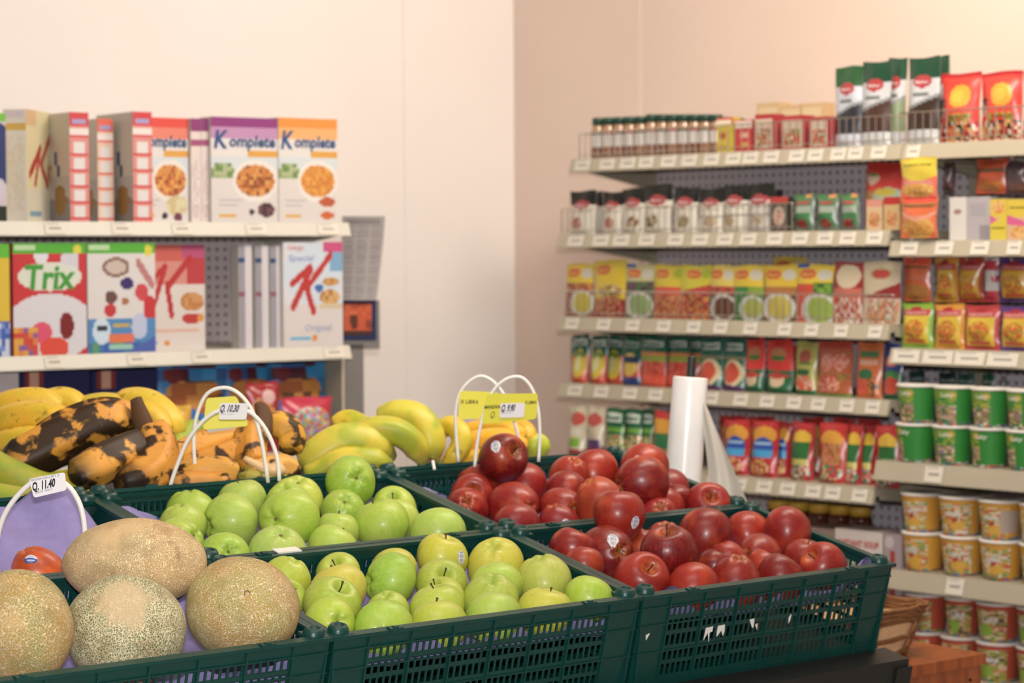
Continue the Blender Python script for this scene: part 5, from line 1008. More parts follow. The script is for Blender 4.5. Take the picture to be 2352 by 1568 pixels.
# --- fourth shelf: sauce pouches
def sauce(row, x0, x1, yt, kind, lb, dep=.02, seed=0, grp=None, T_=.035, cap=None, **k):
    x, y, w_, h = row.at(x0, x1, yt, dep); tx = []
    if kind == 'knorr_y': lay = [('b', '14614a'), ('r', .08, .78, .92, .9, 'c9d6ce'), ('r', 0, 0, 1, .58, 'c8462a'), ('e', .55, .4, .38, .3, 'd8c03a'), ('e', .5, .58, .4, .07, '6a8a2c'), ('e', .5, .4, .16, .17, 'd8d8a0')]; tx = [('Knorr', .5, .83, .1, '0e5a44', .7, 0, .04)]
    elif kind == 'knorr_b': lay = [('b', '14604a'), ('r', .1, .78, .9, .9, '9ab8a8'), ('r', 0, 0, 1, .45, 'c0402a'), ('e', .5, .42, .4, .24, 'd8bc5a'), ('r', 0, 0, 1, .16, '1f3a7a'), ('r', 0, .45, 1, .58, '1a3a5a')]; tx = [('Knorr', .5, .83, .1, '0e5a44', .7, 0, .04)]
    elif kind == 'knorr_m': lay = [('b', '14614a'), ('r', .1, .80, .9, .92, 'cfd8d0'), ('n', 0, 0, 1, .5, ['c0382c', 'a83428', 'c85a40'], 8), ('r', 0, .5, 1, .62, '8a9a3a'), ('r', 0, .62, 1, .68, 'c87a3a'), ('r', 0, 0, 1, .22, 'd0482c')]; tx = [('Knorr', .5, .85, .11, '0e5a44', .75, 0, .04)]
    elif kind == 'knorr_t': lay = [('b', '136250'), ('r', .12, .78, .88, .92, 'cfdcd4'), ('r', 0, .58, 1, .66, '7a7a5a'), ('e', .5, .34, .46, .26, 'd8c8a0'), ('e', .45, .34, .34, .2, 'd04a30'), ('d', .16, -.1, '5a2a6a')]; tx = [('Knorr', .5, .84, .11, '0e5a44', .7, 0, .04)]
    elif kind == 'red': lay = [('b', '1d6a3f'), ('r', 0, .5, 1, 1, 'd8281f'), ('e', .5, .74, .32, .12, 'c07a4a'), ('r', .25, .62, .75, .7, '3a7a3a'), ('e', .5, .5, .6, .08, 'd8281f'), ('e', .5, .24, .28, .13, 'd8c0a0'), ('e', .5, .33, .4, .05, 'b8382c'), ('r', 0, 0, 1, .1, '1a5a3a')]
    elif kind == 'green': lay = [('b', 'b5b05a'), ('e', .5, .72, .28, .13, 'a84a30'), ('r', .25, .56, .8, .62, '3a7a3a'), ('r', .15, .36, .75, .48, '2a6a44'), ('ne', .5, .2, .4, .16, ['c84a30', 'd8c8b0', 'd8603a'], 8), ('r', 0, 0, 1, .08, '2a6a3a')]
    elif kind == 'twin': lay = [('b', 'b0592e'), ('r', 0, .85, 1, 1, 'b8402c'), ('ne', .3, .62, .2, .16, ['d89a88', 'c8604a'], 10), ('ne', .7, .62, .2, .16, ['d89a88', 'c8604a'], 10), ('n', 0, .3, 1, .44, ['7a8a3a', 'b0703a', 'a84a30'], 9), ('ne', .4, .2, .35, .16, ['d8a080', 'c87a60', 'b8443a'], 9), ('r', 0, 0, 1, .05, '6a9a3a')]
    elif kind == 'orange': lay = [('b', 'd06a30'), ('r', .15, .72, .85, .84, '3f7a4a'), ('r', .15, .60, .85, .68, 'd8a890'), ('e', .45, .42, .28, .1, '2a6a44'), ('e', .4, .2, .34, .14, 'd0503a'), ('ne', .75, .2, .2, .2, ['5a4a2a', 'c8703a'], 8)]
    elif kind == 'blue': lay = [('b', '1f3f8a'), ('e', .5, .68, .3, .1, 'c8604a'), ('d', .52, .0, '3a5a5a'), ('e', .55, .4, .4, .1, '3a8a4a'), ('e', .5, .24, .4, .16, 'c8442c'), ('r', 0, 0, 1, .1, '1a5a3a')]
    elif kind == 'ketch_w': lay = [('b', 'cdc3a8'), ('e', .5, .76, .42, .12, 'c85048'), ('r', 0, 0, 1, .2, '9a3a30'), ('r', .2, .26, .8, .42, '7ab03a'), ('r', .2, .48, .8, .58, 'd6d2c4')]
    elif kind == 'ketch_v': lay = [('b', 'cbc0a8'), ('e', .5, .76, .42, .12, 'c04a48'), ('r', 0, 0, 1, .3, '8a2a34'), ('r', .1, .24, .9, .42, '5a3a6a')]
    elif kind == 'knorr_v': lay = [('b', '175f40'), ('r', .1, .76, .9, .92, 'c9d8cc'), ('r', 0, .56, 1, .66, '6aa03a'), ('n', 0, 0, 1, .52, ['c8b87a', '3a7a34', 'b83a30', '6a8a3a', 'd8d0a8'], 9)]; tx = [('Knorr', .5, .83, .11, '0e5a44', .7, 0, .04)]
    elif kind == 'ry': lay = [('b', 'b8262a'), ('r', 0, 0, 1, .62, 'b07a3a'), ('r', .0, .62, 1, .86, 'd89a2a'), ('r', .1, .34, .9, .62, '2f7a4a'), ('ne', .4, .16, .4, .16, ['d8b04a', 'c87a3a', 'b83a2a'], 8)]
    elif kind == 'rb': lay = [('b', 'b5181f'), ('e', .5, .74, .44, .16, 'd89a2a'), ('e', .5, .52, .38, .18, '1a4aa8'), ('r', .15, .34, .85, .48, '3a9ad0'), ('r', .2, .56, .8, .62, '9ac0d8'), ('ne', .45, .18, .42, .15, ['c84a30', 'd8b890', 'c8a03a', 'a02a2a'], 8)]
    elif kind == 'rg': lay = [('b', 'ad1c1f'), ('e', .5, .72, .4, .14, 'd8b030'), ('r', .15, .34, .85, .66, '2a6a34'), ('r', .15, .26, .85, .36, 'c8c06a'), ('ne', .5, .14, .42, .13, ['c03a2c', 'd8c8b8', '2a7a5a'], 8)]
    elif kind == 'ro': lay = [('b', 'b8201f'), ('e', .5, .72, .42, .15, 'd89a2c'), ('n', .15, .3, .85, .66, ['b08a4a', 'c87a5a', 'a8602a'], 8), ('ne', .5, .16, .42, .14, ['c03a2c', 'c8c07a', '2a7a5a', 'b02a3a'], 8)]
    nm = 'sauce_pouch'
    return pouch(nm, lb, 'pouch', row.fr, x, y + T_ / 2, row.z, w_, T_, h, lay, 'neck' if cap else 'stand', texts=tx, group=grp, seed=seed, lean=-.05, cap=cap, back='8a3a2a' if kind[0] == 'r' else '3a6a5a')
g4 = 'sauce pouches on the fourth shelf'
for i, q in enumerate([(1305, 1341, 768, 'knorr_y', 'narrow green-topped sauce pouch at the left end of the fourth shelf', .02), (1347, 1383, 770, 'knorr_y', 'narrow green-topped sauce pouch second from the left on the fourth shelf', .02),
        (1382, 1421, 771, 'knorr_y', 'shadowed green-topped sauce pouch third from the left on the fourth shelf', .05), (1420, 1462, 773, 'knorr_b', 'green and blue pasta sauce pouch on the fourth shelf', .03),
        (1461, 1519, 772, 'knorr_m', 'wide green and red meat sauce pouch on the fourth shelf', .02), (1519, 1571, 773, 'knorr_m', 'green and red meat sauce pouch just left of the black spindle', .03),
        (1568, 1600, 775, 'knorr_m', 'sauce pouch mostly hidden behind the black spindle', .06), (1597, 1650, 776, 'knorr_t', 'green tomato sauce pouch just right of the black spindle', .02),
        (1652, 1702, 778, 'knorr_t', 'green tomato sauce pouch with a purple corner, touching the red ones', .02), (1700, 1746, 780, 'red', 'red-topped garlic sauce pouch, left one of two', .02),
        (1750, 1810, 782, 'red', 'red-topped garlic sauce pouch, right one of two', .02), (1817, 1866, 785, 'green', 'khaki and green sauce pouch on the fourth shelf', .02),
        (1866, 1948, 784, 'twin', 'wide brown-orange double sauce pouch on the fourth shelf', .02), (1957, 2016, 786, 'orange', 'orange sauce pouch near the right end of the fourth shelf', .02),
        (2018, 2064, 790, 'blue', 'blue-topped sauce pouch at the right end of the fourth shelf', .02)]):
    sauce(A4, *q[:5], dep=q[5], seed=130 + i, grp=g4, cap='b52018' if q[3] == 'red' else None)
for i, q in enumerate([(1300, 1345, 776, 'knorr_y'), (1440, 1500, 780, 'knorr_m'), (1610, 1670, 784, 'knorr_t'), (1810, 1850, 792, 'red')]):
    sauce(A4, *q, ('first', 'second', 'third', 'last')[i] + ' from the left of the dim pouches in the back row of the fourth shelf', dep=.11, seed=160 + i, grp='back row of the fourth shelf')
g5 = 'pouches on the fifth shelf'
for i, q in enumerate([(1292, 1334, 932, 'ketch_w', 'cream pouch with a red oval and green patch, far left of the fifth shelf', .02), (1335, 1374, 935, 'ketch_v', 'cream pouch with a red oval and violet patch on the fifth shelf', .02),
        (1377, 1420, 938, 'knorr_v', 'dark green vegetable pouch, left one of three on the fifth shelf', .02), (1420, 1460, 940, 'knorr_v', 'dark green vegetable pouch, middle one of three on the fifth shelf', .03),
        (1459, 1488, 941, 'knorr_v', 'dark green vegetable pouch, right one of three on the fifth shelf', .05), (1487, 1540, 946, 'ry', 'red, yellow and green pouch just left of the bag roll', .02),
        (1648, 1708, 964, 'rb', 'red pouch with a blue label, nearest the bag roll', .02), (1710, 1774, 966, 'rb', 'red pouch with a blue label, right one of the pair', .02), (1774, 1802, 970, 'rb', 'sliver of a red pouch with a blue label behind the pair', .05),
        (1803, 1856, 970, 'rg', 'red pouch with a green label, first right of the blue-labelled ones', .02), (1868, 1930, 972, 'ro', 'red pouch with a yellow arch and brownish label', .02),
        (1930, 1967, 974, 'rg', 'narrow red and green pouch right of the brown-labelled one', .03), (1966, 1999, 976, 'rg', 'dark red and green pouch, second from the right on the fifth shelf', .05), (1998, 2054, 978, 'rg', 'red and green pouch at the right end of the fifth shelf', .02)]):
    sauce(A5, *q[:5], dep=q[5], seed=170 + i, grp=g5, T_=.045)
for i, (a, c) in enumerate(((1640, 1700), (1705, 1765), (1830, 1880), (1900, 1950), (1955, 2010))):
    sauce(A5, a, c, 955 + i * 2, 'ro', ordn(i, 5) + ' red pouch top showing in the back row of the fifth shelf', dep=.14, seed=190 + i, grp='red pouches in the back row of the fifth shelf')
# --- bottom of the left-hand unit: jars and cartons glimpsed over the crates
A6 = Row(zA[6], -.06, 1290)
for i in range(5):
    a = 1745 + i * 47; x, y, w_, _ = A6.at(a, a + 44, 1160, .22)
    zt_ = A6.hit(a + 20, 1150 + i * 4, .16)[1]; jar('spread_jar', f'{ordn(i, 5)} brown jar with a yellow lid below the fifth shelf', FR, x, .2, zt_ - .085, w_ * .5, .085, [(1, '5a2a18')], 'd8a82a', .022, 'brown jars with yellow lids below the fifth shelf')
for i in range(2):
    a = rs(1750 + i * 120, 1250, .2)[0]; zt_ = A6.hit(1850, 1160, .16)[1] - .088
    carton('stock_carton', ('left-hand', 'right-hand')[i] + ' dark brown carton carrying the yellow-lidded jars', 'carton', FR, a + .07, .16, A6.z, .155, .09, zt_ - A6.z, '5a4438', '4a382e', group='cartons under the yellow-lidded jars', nu=2, nv=2)
x, y, w_, h = A6.at(1918, 2027, 1218, .01); carton('food_carton', 'white carton with red lettering and green leaves beside the rim of the right crate', 'carton', FR, x, y, A6.z, w_, .1, h, [('b', 'd9d0ca'), ('r', 0, .0, 1, .58, '5f8a70'), ('n', 0, 0, 1, .5, ['b83a30', '7a9a80', 'c8b8b0', '4a7a5a'], 10)], 'b8a8a4', texts=[('INSTANT SOUP', .5, .78, .14, 'c04848', .85, 0, .04)])
x, y, w_, h = A6.at(1850, 1916, 1212, .06); carton('food_carton', 'pinkish carton left of the white one', 'carton', FR, x, y, A6.z, w_, .1, h, [('b', 'b89a92'), ('r', 0, .3, 1, .6, 'a83a44')], 'a08884')
x, y, w_, h = A6.at(2030, 2072, 1226, .01); carton('food_carton', 'narrow grey and red carton right of the white one', 'carton', FR, x, y, A6.z, w_, .1, h, [('b', 'a89aa0'), ('r', .35, 0, .6, .72, 'a8302c'), ('e', .3, .86, .25, .1, 'c8c0c4')], '8a7e84')
# --- right-hand unit, second shelf
x, y, w_, h = B2.at(2183, 2272, 452, .05)
carton('display_carton', 'open white display carton seen from its plain side, second shelf of the right-hand unit', 'carton', FR, x, y, B2.z, w_, .1, h, [('b', 'b4aeb4'), ('r', 0, 0, .42, 1, 'dad6d2'), ('e', .2, .66, .1, .06, 'a08078'), ('r', .5, .55, .9, .85, 'aaa4ac'), ('r', .75, 0, 1, .35, '948e98')], 'b0aab0', yaw=.08)
for i, (a, c) in enumerate(((2274, 2312), (2313, 2385))):
    x, y, w_, h = B2.at(a, c, 457, .01)
    carton('soup_box', ('narrow yellow and pink soup box beside the white display carton', 'yellow and pink instant soup box at the right edge of the second shelf')[i], 'box', FR, x, y, B2.z, w_, .05, h, [('b', 'd9ae9a'), ('r', 0, .55, 1, 1, 'dcc23a'), ('d', .62, -.3, 'd85a90'), ('d', .38, -.1 if i else .25, 'dcc83a' if not i else 'd8b08a'), ('ne', .5, .18 if i else .8, .4, .16, ['d8903a', 'e0b878'], 8)], 'd2b83a', texts=[('instant', .5, .30 if not i else .8, .07, '4a6a1c', .8, 0, .03)], nu=16)
for i, (a, c, y0, y1, cc) in enumerate(((2226, 2300, 364, 444, 'b5451f'), (2290, 2350, 370, 446, '4a3c44'), (2152, 2178, 372, 440, '4a3a3c'))):
    s0_, s1_ = rs(a, 400, .05)[0], rs(c, 400, .05)[0]; z0, z1 = rs((a + c) / 2, y1, .05)[1], rs((a + c) / 2, y0, .05)[1]
    pouch('noodle_packet', ('orange-brown noodle packet hanging in shade under the top shelf', 'dark curved packet hanging at the right edge under the top shelf', 'dark packet hanging right behind the yellow one')[i], 'packet', FR, (s0_ + s1_) / 2, .08, z0, s1_ - s0_, .03, z1 - z0,
          [('b', cc), ('r', 0, .62, 1, .72, '6a4a30' if i == 0 else '3a3034'), ('ne', .5, .25, .4, .22, ['b0702c', 'a8602a'] if i == 0 else ['5a4048', '6a4a48'], 8), ('r', .1, .35, .9, .5, 'a84a2a' if i == 0 else '5a484e')], 'pillow', seed=200 + i)
    b = MB(); sx = (s0_ + s1_) / 2; b.tube([(sx, BY - .001, z1 + .004), (sx, .06, z1 + .004)], .0022, 6); b.tube([(sx, .06, z1 + .004), (sx, .055, z1 + .012)], .0022, 6)
    o = b.build('peg_hook', M['wire']); o.matrix_world = FR; tag(o, ('steel hook carrying the orange-brown packet', 'steel hook carrying the dark curved packet', 'steel hook carrying the dark packet behind the yellow one')[i], 'hook')
# third shelf: two rows of snack bags, the upper ones on hooks
def snack(a, c, y0, y1, trim, body, lb, up, seed, can=False):
    off = .02 if not up else .05
    s0_, s1_ = rs(a, (y0 + y1) / 2, off)[0], rs(c, (y0 + y1) / 2, off)[0]; z1 = rs((a + c) / 2, y0, off)[1]; z0 = rs((a + c) / 2, y1, off)[1] if up else B3.z
    lay = [('b', trim), ('r', .1, .08, .9, .8, body), ('ne', .5, .42, .3, .22, ['c8821c', 'd8a02a', '9a8a2a', 'c8502a'], 9), ('r', .08, .72, .92, .86, 'c23a44'), ('e', .5, .88, .18, .05, 'a82830'), ('r', .2, .12, .8, .2, 'c8602e'), ('d', .1, -.04, trim)]
    pouch('snack_bag', lb, 'bag', FR, (s0_ + s1_) / 2, off + .02, z0, s1_ - s0_, .04, z1 - z0, lay, 'pillow', texts=[('NACHOS', .5, .79, .09, 'e0b0a8', .7, 0, .03)], group='yellow snack bags on the third shelf of the right-hand unit', seed=seed, back='c8b060')
    if up:
        b = MB(); sx = (s0_ + s1_) / 2; zz = z1 - .006; b.tube([(sx, BY - .001, zz), (sx, off - .0, zz), (sx, off - .004, zz + .008)], .002, 6); o = b.build('peg_hook', M['wire']); o.matrix_world = FR; tag(o, 'steel hook carrying the ' + lb.split(' bag')[0] + ' bag', 'hook')
snack(2138, 2191, 592, 694, 'd8922a', 'cfae2c', 'golden snack bag in the upper row, right of the orange packet', True, 1)
snack(2192, 2249, 592, 694, 'b8402c', 'd0a42c', 'red-edged yellow snack bag in the upper row', True, 2)
snack(2285, 2362, 593, 694, '5a3a7a', 'd8a82a', 'violet-edged yellow snack bag in the upper row at the right edge', True, 3)
snack(2061, 2135, 696, 0, '8ab83a', 'd8c030', 'green-edged yellow snack bag at the left of the lower row', False, 4)
snack(2137, 2207, 698, 0, 'd8982a', 'd8b830', 'orange-edged yellow snack bag second in the lower row', False, 5)
snack(2206, 2288, 700, 0, 'b83438', 'd8bc30', 'red-edged yellow snack bag third in the lower row', False, 6)
snack(2288, 2366, 702, 0, '5a3a80', 'd8b22c', 'violet-edged yellow snack bag at the right end of the lower row', False, 7)
s0_, s1_ = rs(2067, 640, .05)[0], rs(2130, 640, .05)[0]; z0, z1 = rs(2100, 692, .05)[1], rs(2100, 590, .05)[1]
pouch('noodle_packet', 'orange noodle packet in the upper row at the left end of the right-hand unit', 'packet', FR, (s0_ + s1_) / 2, .065, z0, s1_ - s0_, .025, z1 - z0, [('b', 'df6a38'), ('r', .05, .84, .95, .99, 'e04a30'), ('r', .04, .74, .96, .80, '8a5a3c'), ('ne', .5, .2, .44, .2, ['c8883a', 'b8783a'], 8), ('r', .1, .5, .9, .56, 'd8785a')], 'pillow', seed=210)
b = MB(); sx = (s0_ + s1_) / 2; b.tube([(sx, BY - .001, z1 - .006), (sx, .045, z1 - .006), (sx, .042, z1 + .002)], .002, 6); o = b.build('peg_hook', M['wire']); o.matrix_world = FR; tag(o, 'steel hook carrying the orange noodle packet of the upper row', 'hook')
# red and white tube between the bags
s0_, s1_ = rs(2249, 640, .06)[0], rs(2284, 640, .06)[0]; z0, z1 = rs(2266, 694, .06)[1], rs(2266, 590, .06)[1]
pouch('snack_bag', 'narrow red and white bag hanging between the yellow snack bags', 'bag', FR, (s0_ + s1_) / 2, .08, z0, s1_ - s0_, .025, z1 - z0, [('b', 'dcd6d4'), ('r', 0, .70, 1, .92, 'c8384a'), ('r', 0, 0, 1, .24, 'cf3a48'), ('e', .85, .52, .2, .08, 'b83a4a')], 'pillow', seed=211)
b = MB(); sx = (s0_ + s1_) / 2; b.tube([(sx, BY - .001, z1 - .006), (sx, .055, z1 - .006), (sx, .052, z1 + .002)], .002, 6); o = b.build('peg_hook', M['wire']); o.matrix_world = FR; tag(o, 'steel hook carrying the narrow red and white bag', 'hook')
# cups
def cups(row, lst, upper, mk, what, lidword, H_=.094):
    n = len(lst)
    for i, (a, c) in enumerate(lst):
        x, y, w_, _ = row.at(a, c, 0 + row.y - 80, .045); r1 = w_ * .5
        z = row.z + (H_ + .0005 if upper else 0)
        lay, back, tx = mk(i, upper)
        cup(f'{ordn(i, n)} {what} noodle cup in the {"upper" if upper else "lower"} layer{lidword}', FR, x, y, z, H_, r1 * .78, r1 * .97, lay, back, tx, group=f'{what} noodle cups on the right-hand unit', spin=.42 + (rnd(i, upper * 3 + 1) - .5) * .5, seed=i + upper * 10)
def mkg(i, up):
    a = .5 if (up or i == 1) else .32
    return [('b', '2c8a34'), ('r', 0, 0, a, 1, '7aa03a'), ('n', 0, .0, a, .55, ['9a7a4a', 'd8c0a0', '4a7a3a', 'b89a7a', '8a7a86'], 8), ('n', .05, .55, a, .75, ['a8a83a', '3a8a3a', '6a9a3a'], 8), ('e', a - .04, .84, .06, .07, 'd8a82a'), ('n', 0, 0, 1, .10, ['3a6a8a', 'b83a3a', '2c8a34', 'c8c8c0'], 9)], '277a30', [('Laky', .40, .84, .16, 'd8e0cc', .22, .2, .03)]
def mky(i, up):
    return [('b', 'd3992a'), ('n', 0, .08, .66, .86, ['b8a84a', 'd8c8aa', '8a9a5a', 'd8a030', 'd8d0c0', 'c8603a'], 8), ('e', .42, .3, .14, .14, 'd8a83a'), ('e', .38, .44, .05, .05, 'b02a3a'), ('n', 0, 0, 1, .10, ['5a7ab0', 'b83a3a', 'd3992a', '4a8a5a'], 9)] + ([('r', .52, .2, .86, .8, 'b8a89a')] if (i == 2 and up) else []), 'b88a24', [('Laky', .42, .62, .18, 'd8dcd8', .24, .25, .03)]
def mkr(i, up):
    return [('b', 'b5482c'), ('n', 0, .08, .64, .88, ['a8a04a', 'c87a4a', '8aa03a', 'd8c8a8', '6a4a44', 'd8b890'], 8), ('e', .3, .32, .14, .16, '8ab03c'), ('n', 0, 0, 1, .10, ['5a7ab0', 'b8a83a', 'b5482c', '4a8a5a'], 9)], '9a3a22', [('Laky', .42, .62, .2, 'd8dcd8', .26, .25, .03)]
cups(B4, [(2066, 2145), (2149, 2230), (2234, 2312), (2316, 2398)], False, mkg, 'green', '')
cups(B4, [(2068, 2147), (2151, 2232), (2236, 2314), (2317, 2398)], True, mkg, 'green', '')
cups(B5, [(2080, 2164), (2168, 2253), (2257, 2345), (2349, 2434)], False, mky, 'yellow', '')
cups(B5, [(2078, 2160), (2164, 2250), (2254, 2342), (2346, 2430)], True, mky, 'yellow', '')
cups(B6, [(2082, 2165), (2168, 2246), (2250, 2338), (2341, 2425)], False, mkr, 'red', '')
cups(B6, [(2084, 2172), (2176, 2246), (2249, 2338), (2341, 2425)], True, mkr, 'red', '')
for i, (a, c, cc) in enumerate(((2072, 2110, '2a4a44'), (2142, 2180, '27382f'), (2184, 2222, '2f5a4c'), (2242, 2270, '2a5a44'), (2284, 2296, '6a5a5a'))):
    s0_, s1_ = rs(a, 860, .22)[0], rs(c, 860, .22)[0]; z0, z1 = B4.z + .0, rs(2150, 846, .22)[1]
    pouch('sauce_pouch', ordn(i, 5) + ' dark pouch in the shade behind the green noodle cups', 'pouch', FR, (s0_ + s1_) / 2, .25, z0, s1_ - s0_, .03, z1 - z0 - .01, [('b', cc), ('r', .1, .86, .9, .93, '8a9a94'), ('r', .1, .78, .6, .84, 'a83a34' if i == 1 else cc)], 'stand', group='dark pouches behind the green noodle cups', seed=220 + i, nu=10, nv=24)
# ---------------------------------------------------------------- cereal shelves on the left
C1 = Row(zL[1], 0, 500, FL, ls); C2 = Row(zL[2], 0, 790, FL, ls); C3 = Row(zL[3], .06, 960, FL, ls)
def komplete(c1, c2, pic, extra, W=1):
    return [('b', 'dcd8d6'), ('r', 0, .8, 1, 1, c2), ('r', 0, .9, 1, 1, c1), ('r', 0, .52, 1, .62, 'cdd6dc'), ('r', .0, .42, .34, .52, '7a9a5a'), ('n', .05, .42, .3, .56, ['6a8a4a', '8aa86a', 'a8b48a'], 9), ('r', 0, 0, 1, .42, 'd8d2d0'), ('e', .66, .40, .34, .20, 'e4e0da'), ('ne', .66, .40, .29, .155, pic, 11), ('r', .55, .62, 1, .68, 'd89c3a'), ('r', .1, .2, .45, .215, 'b8b0ba'), ('r', .1, .15, .4, .165, 'b8b0ba'), ('r', .1, .04, .38, .08, 'd8a850')] + extra
KT = [('K', .16, .79, .24, '1d4a86', .2, .15, .03), ('omplete', .62, .775, .15, '24487c', .70, .1, .035)]
x, y, w_, h = C1.at(487, 638, 270, .004); dC = .055
carton('cereal_box', 'white cereal box with a purple top, reading Komplete', 'box', FL, x, y, C1.z, w_, dC, h, komplete('8a2f7a', 'b98ab4', ['c88038', 'b8682a', 'd8984a', '8a4a24'], [('ne', .82, .12, .13, .07, ['4a3038', '6a4a50'], 9), ('e', .6, .1, .045, .03, '3a3038')]), 'd8d2cc', texts=KT, top='7a2a6a', yaw=-.02)
x, y, w_, h = C1.at(641, 776, 272, .004)
carton('cereal_box', 'white cereal box with an orange top, reading Komplete, at the right end of the shelf', 'box', FL, x, y, C1.z, w_, dC, h, komplete('dd8a2a', 'e0a868', ['d08a30', 'e0a040', 'c87a2a'], [('e', .82, .2, .14, .045, 'b8542c'), ('e', .82, .07, .12, .035, 'c8602c')]), 'd8d2cc', texts=KT, top='c87a2a')
x, y, w_, h = C1.at(318, 426, 270, .03)
carton('cereal_box', 'white cereal box with a red top, reading Komplete, half hidden by a red-trimmed box end', 'box', FL, x, y, C1.z, w_ * 1.15, dC, h, komplete('d83a2c', 'dd7a66', ['d08a3a', 'e0a850', '9a4a24', 'c87030'], [('ne', .78, .16, .2, .1, ['d8cfa8', 'c8b88a'], 9), ('e', .55, .06, .06, .03, '3a3038'), ('e', .8, .05, .08, .04, '6a3a4a')]), 'd8d2cc', texts=KT, top='b83028')
def endpanel(c1, c2, extra=()):                # the narrow side of a cereal box, with its boxes of small print
    L = [('b', c2), ('r', .0, .88, 1, 1, c1), ('r', .15, .89, .85, .93, 'a09ac8'), ('r', 0, .8, 1, .85, 'e8dcd8'), ('r', 0, .765, 1, .80, c1)]
    for k in range(5): L.append(('r', .2, .04 + k * .145, .82, .04 + k * .145 + .115, 'dedad8'))
    for k in range(5): L.append(('r', 0, .02 + k * .145, 1, .035 + k * .145, c1))
    return L + list(extra)
bigleft = [('b', 'ddd3c2'), ('d', .42, 0, 'c9c2ba'), ('d', .2, 0, '9a9490'), ('e', .72, .2, .18, .14, 'a87a3c'), ('l', .62, .62, .66, .45, .035, '2a4a7a'), ('l', .2, .8, .45, .5, .03, 'b8a890')]
for i, (a, c, yt, dp, W_, lb) in enumerate(((162, 206, 258, 0, 1, 'left-hand cereal box standing end-on with a red-trimmed narrow side'), (226, 262, 273, .07, 1, 'paler red-trimmed cereal box end standing further back between two others'), (307, 351, 257, 0, 1, 'right-hand cereal box standing end-on with a red-trimmed narrow side'))):
    x, y, w_, h = C1.at(a, c, yt, dp)
    carton('cereal_box', lb, 'box', FL, x, y, C1.z, w_, .19, h, endpanel('cc3038' if i != 1 else 'dd5a40', 'd88a84' if i != 1 else 'e4c0ae'), 'e0d8d0', left=bigleft, group='cereal boxes standing end-on', nu=14, nv=48)
for i, (a, c) in enumerate(((440, 463), (464, 487))):
    x, y, w_, h = C1.at(a, c, 272, .02)
    carton('cereal_box', ('left-hand', 'right-hand')[i] + ' purple-topped box end wedged left of the purple Komplete box', 'box', FL, x, y, C1.z, w_, .19, h, [('b', 'ddd0cc'), ('r', 0, .88, 1, 1, '8a3070'), ('r', 0, .74, 1, .79, 'a04a78'), ('n', .1, .05, .9, .6, ['d8cac6', 'ccb8b4', 'e0d6d2'], 12)], 'ddd4ce', group='purple-topped box ends', nu=8)
kc = FL @ V((ls(62, 480)[0], .0, C1.z)); hk = ls(62, 250)[1] - C1.z; fK = frame(kc, math.radians(81))
b_ = [('b', 'ddd2a8'), ('r', 0, 0, 1, .3, 'd9d4c0'), ('r', .0, .86, .35, 1, 'd8b48a'), ('l', .12, .42, .48, .66, .04, 'b03028'), ('l', .48, .66, .30, .34, .035, 'b03028'), ('l', .5, .52, .95, .88, .035, 'b8442c'), ('l', .5, .52, .72, .34, .04, 'b03028'), ('ne', .85, .45, .14, .1, ['b8803a', 'c89a5a'], 8), ('r', .1, .04, .5, .09, '7aa0b8')]
carton('cereal_box', 'cereal box turned askew showing a cream side and a red letter K, at the left', 'box', fK @ Matrix.Translation((.095, 0, 0)), 0, 0, 0, .19, .056, hk, b_, 'e4dccb', left=[('b', 'e2dacb'), ('r', 0, .82, 1, .87, 'd8b050'), ('n', .1, .1, .9, .75, ['e2dacb', 'd8cfbd', 'ddcfae'], 11), ('r', .1, .92, .9, .98, 'd8c8cc')])
x, y, w_, h = C1.at(-110, 16, 258, .0)
carton('cereal_box', 'dark blue and green cereal box cut off by the left edge on the upper shelf', 'box', FL, x, y, C1.z, w_, dC, h, [('b', 'c8bcc8'), ('r', 0, .92, 1, 1, '6ab82e'), ('e', .9, .6, .25, .3, '1f2f6a'), ('e', .85, .3, .15, .1, 'c8c0d0'), ('r', .5, 0, 1, .14, '1c2a1c')], 'd8d2cc', top='5aa82a')
# lower cereal shelf
x, y, w_, h = C2.at(-110, 24, 560, .004)
carton('cereal_box', 'yellow and blue cereal box cut off by the left edge on the lower shelf', 'box', FL, x, y, C2.z, w_, dC, h, [('b', 'd8b82a'), ('r', 0, .88, 1, 1, '5ab82e'), ('r', 0, 0, 1, .32, '3a5ab0'), ('n', 0, 0, 1, .3, ['3a5ab0', '6a8ad0', 'c8d0e0'], 8)], 'd8d2cc')
x, y, w_, h = C2.at(32, 200, 558, .004)
carton('cereal_box', 'red and white cereal box reading Trix with a green stripe on top', 'box', FL, x, y, C2.z, w_, dC, h, [('b', 'c4202a'), ('e', .38, .92, .1, .12, 'dcdce4'), ('e', .78, .85, .12, .16, 'cfcfda'), ('e', .5, .25, .62, .3, 'd6d4dc'), ('e', .38, .20, .14, .10, 'd8486a'), ('e', .72, .26, .1, .12, '7a1a20'), ('e', .55, .06, .2, .1, 'd8402a'), ('n', 0, 0, .32, .25, ['d8a03a', 'c8402a', '8a5a9a', 'd87a3a'], 8), ('r', 0, .905, 1, 1, '4fae2c'), ('r', .02, .93, .3, .98, 'b8d8a8'), ('e', .88, .94, .06, .04, 'd8d03a'), ('e', .5, .70, .44, .13, 'd8dcd0')], 'b8303a', texts=[('Trix', .5, .70, .30, '3f9a34', .70, .1, .03)], top='4aa82c')
x, y, w_, h = C2.at(203, 358, 558, .004)
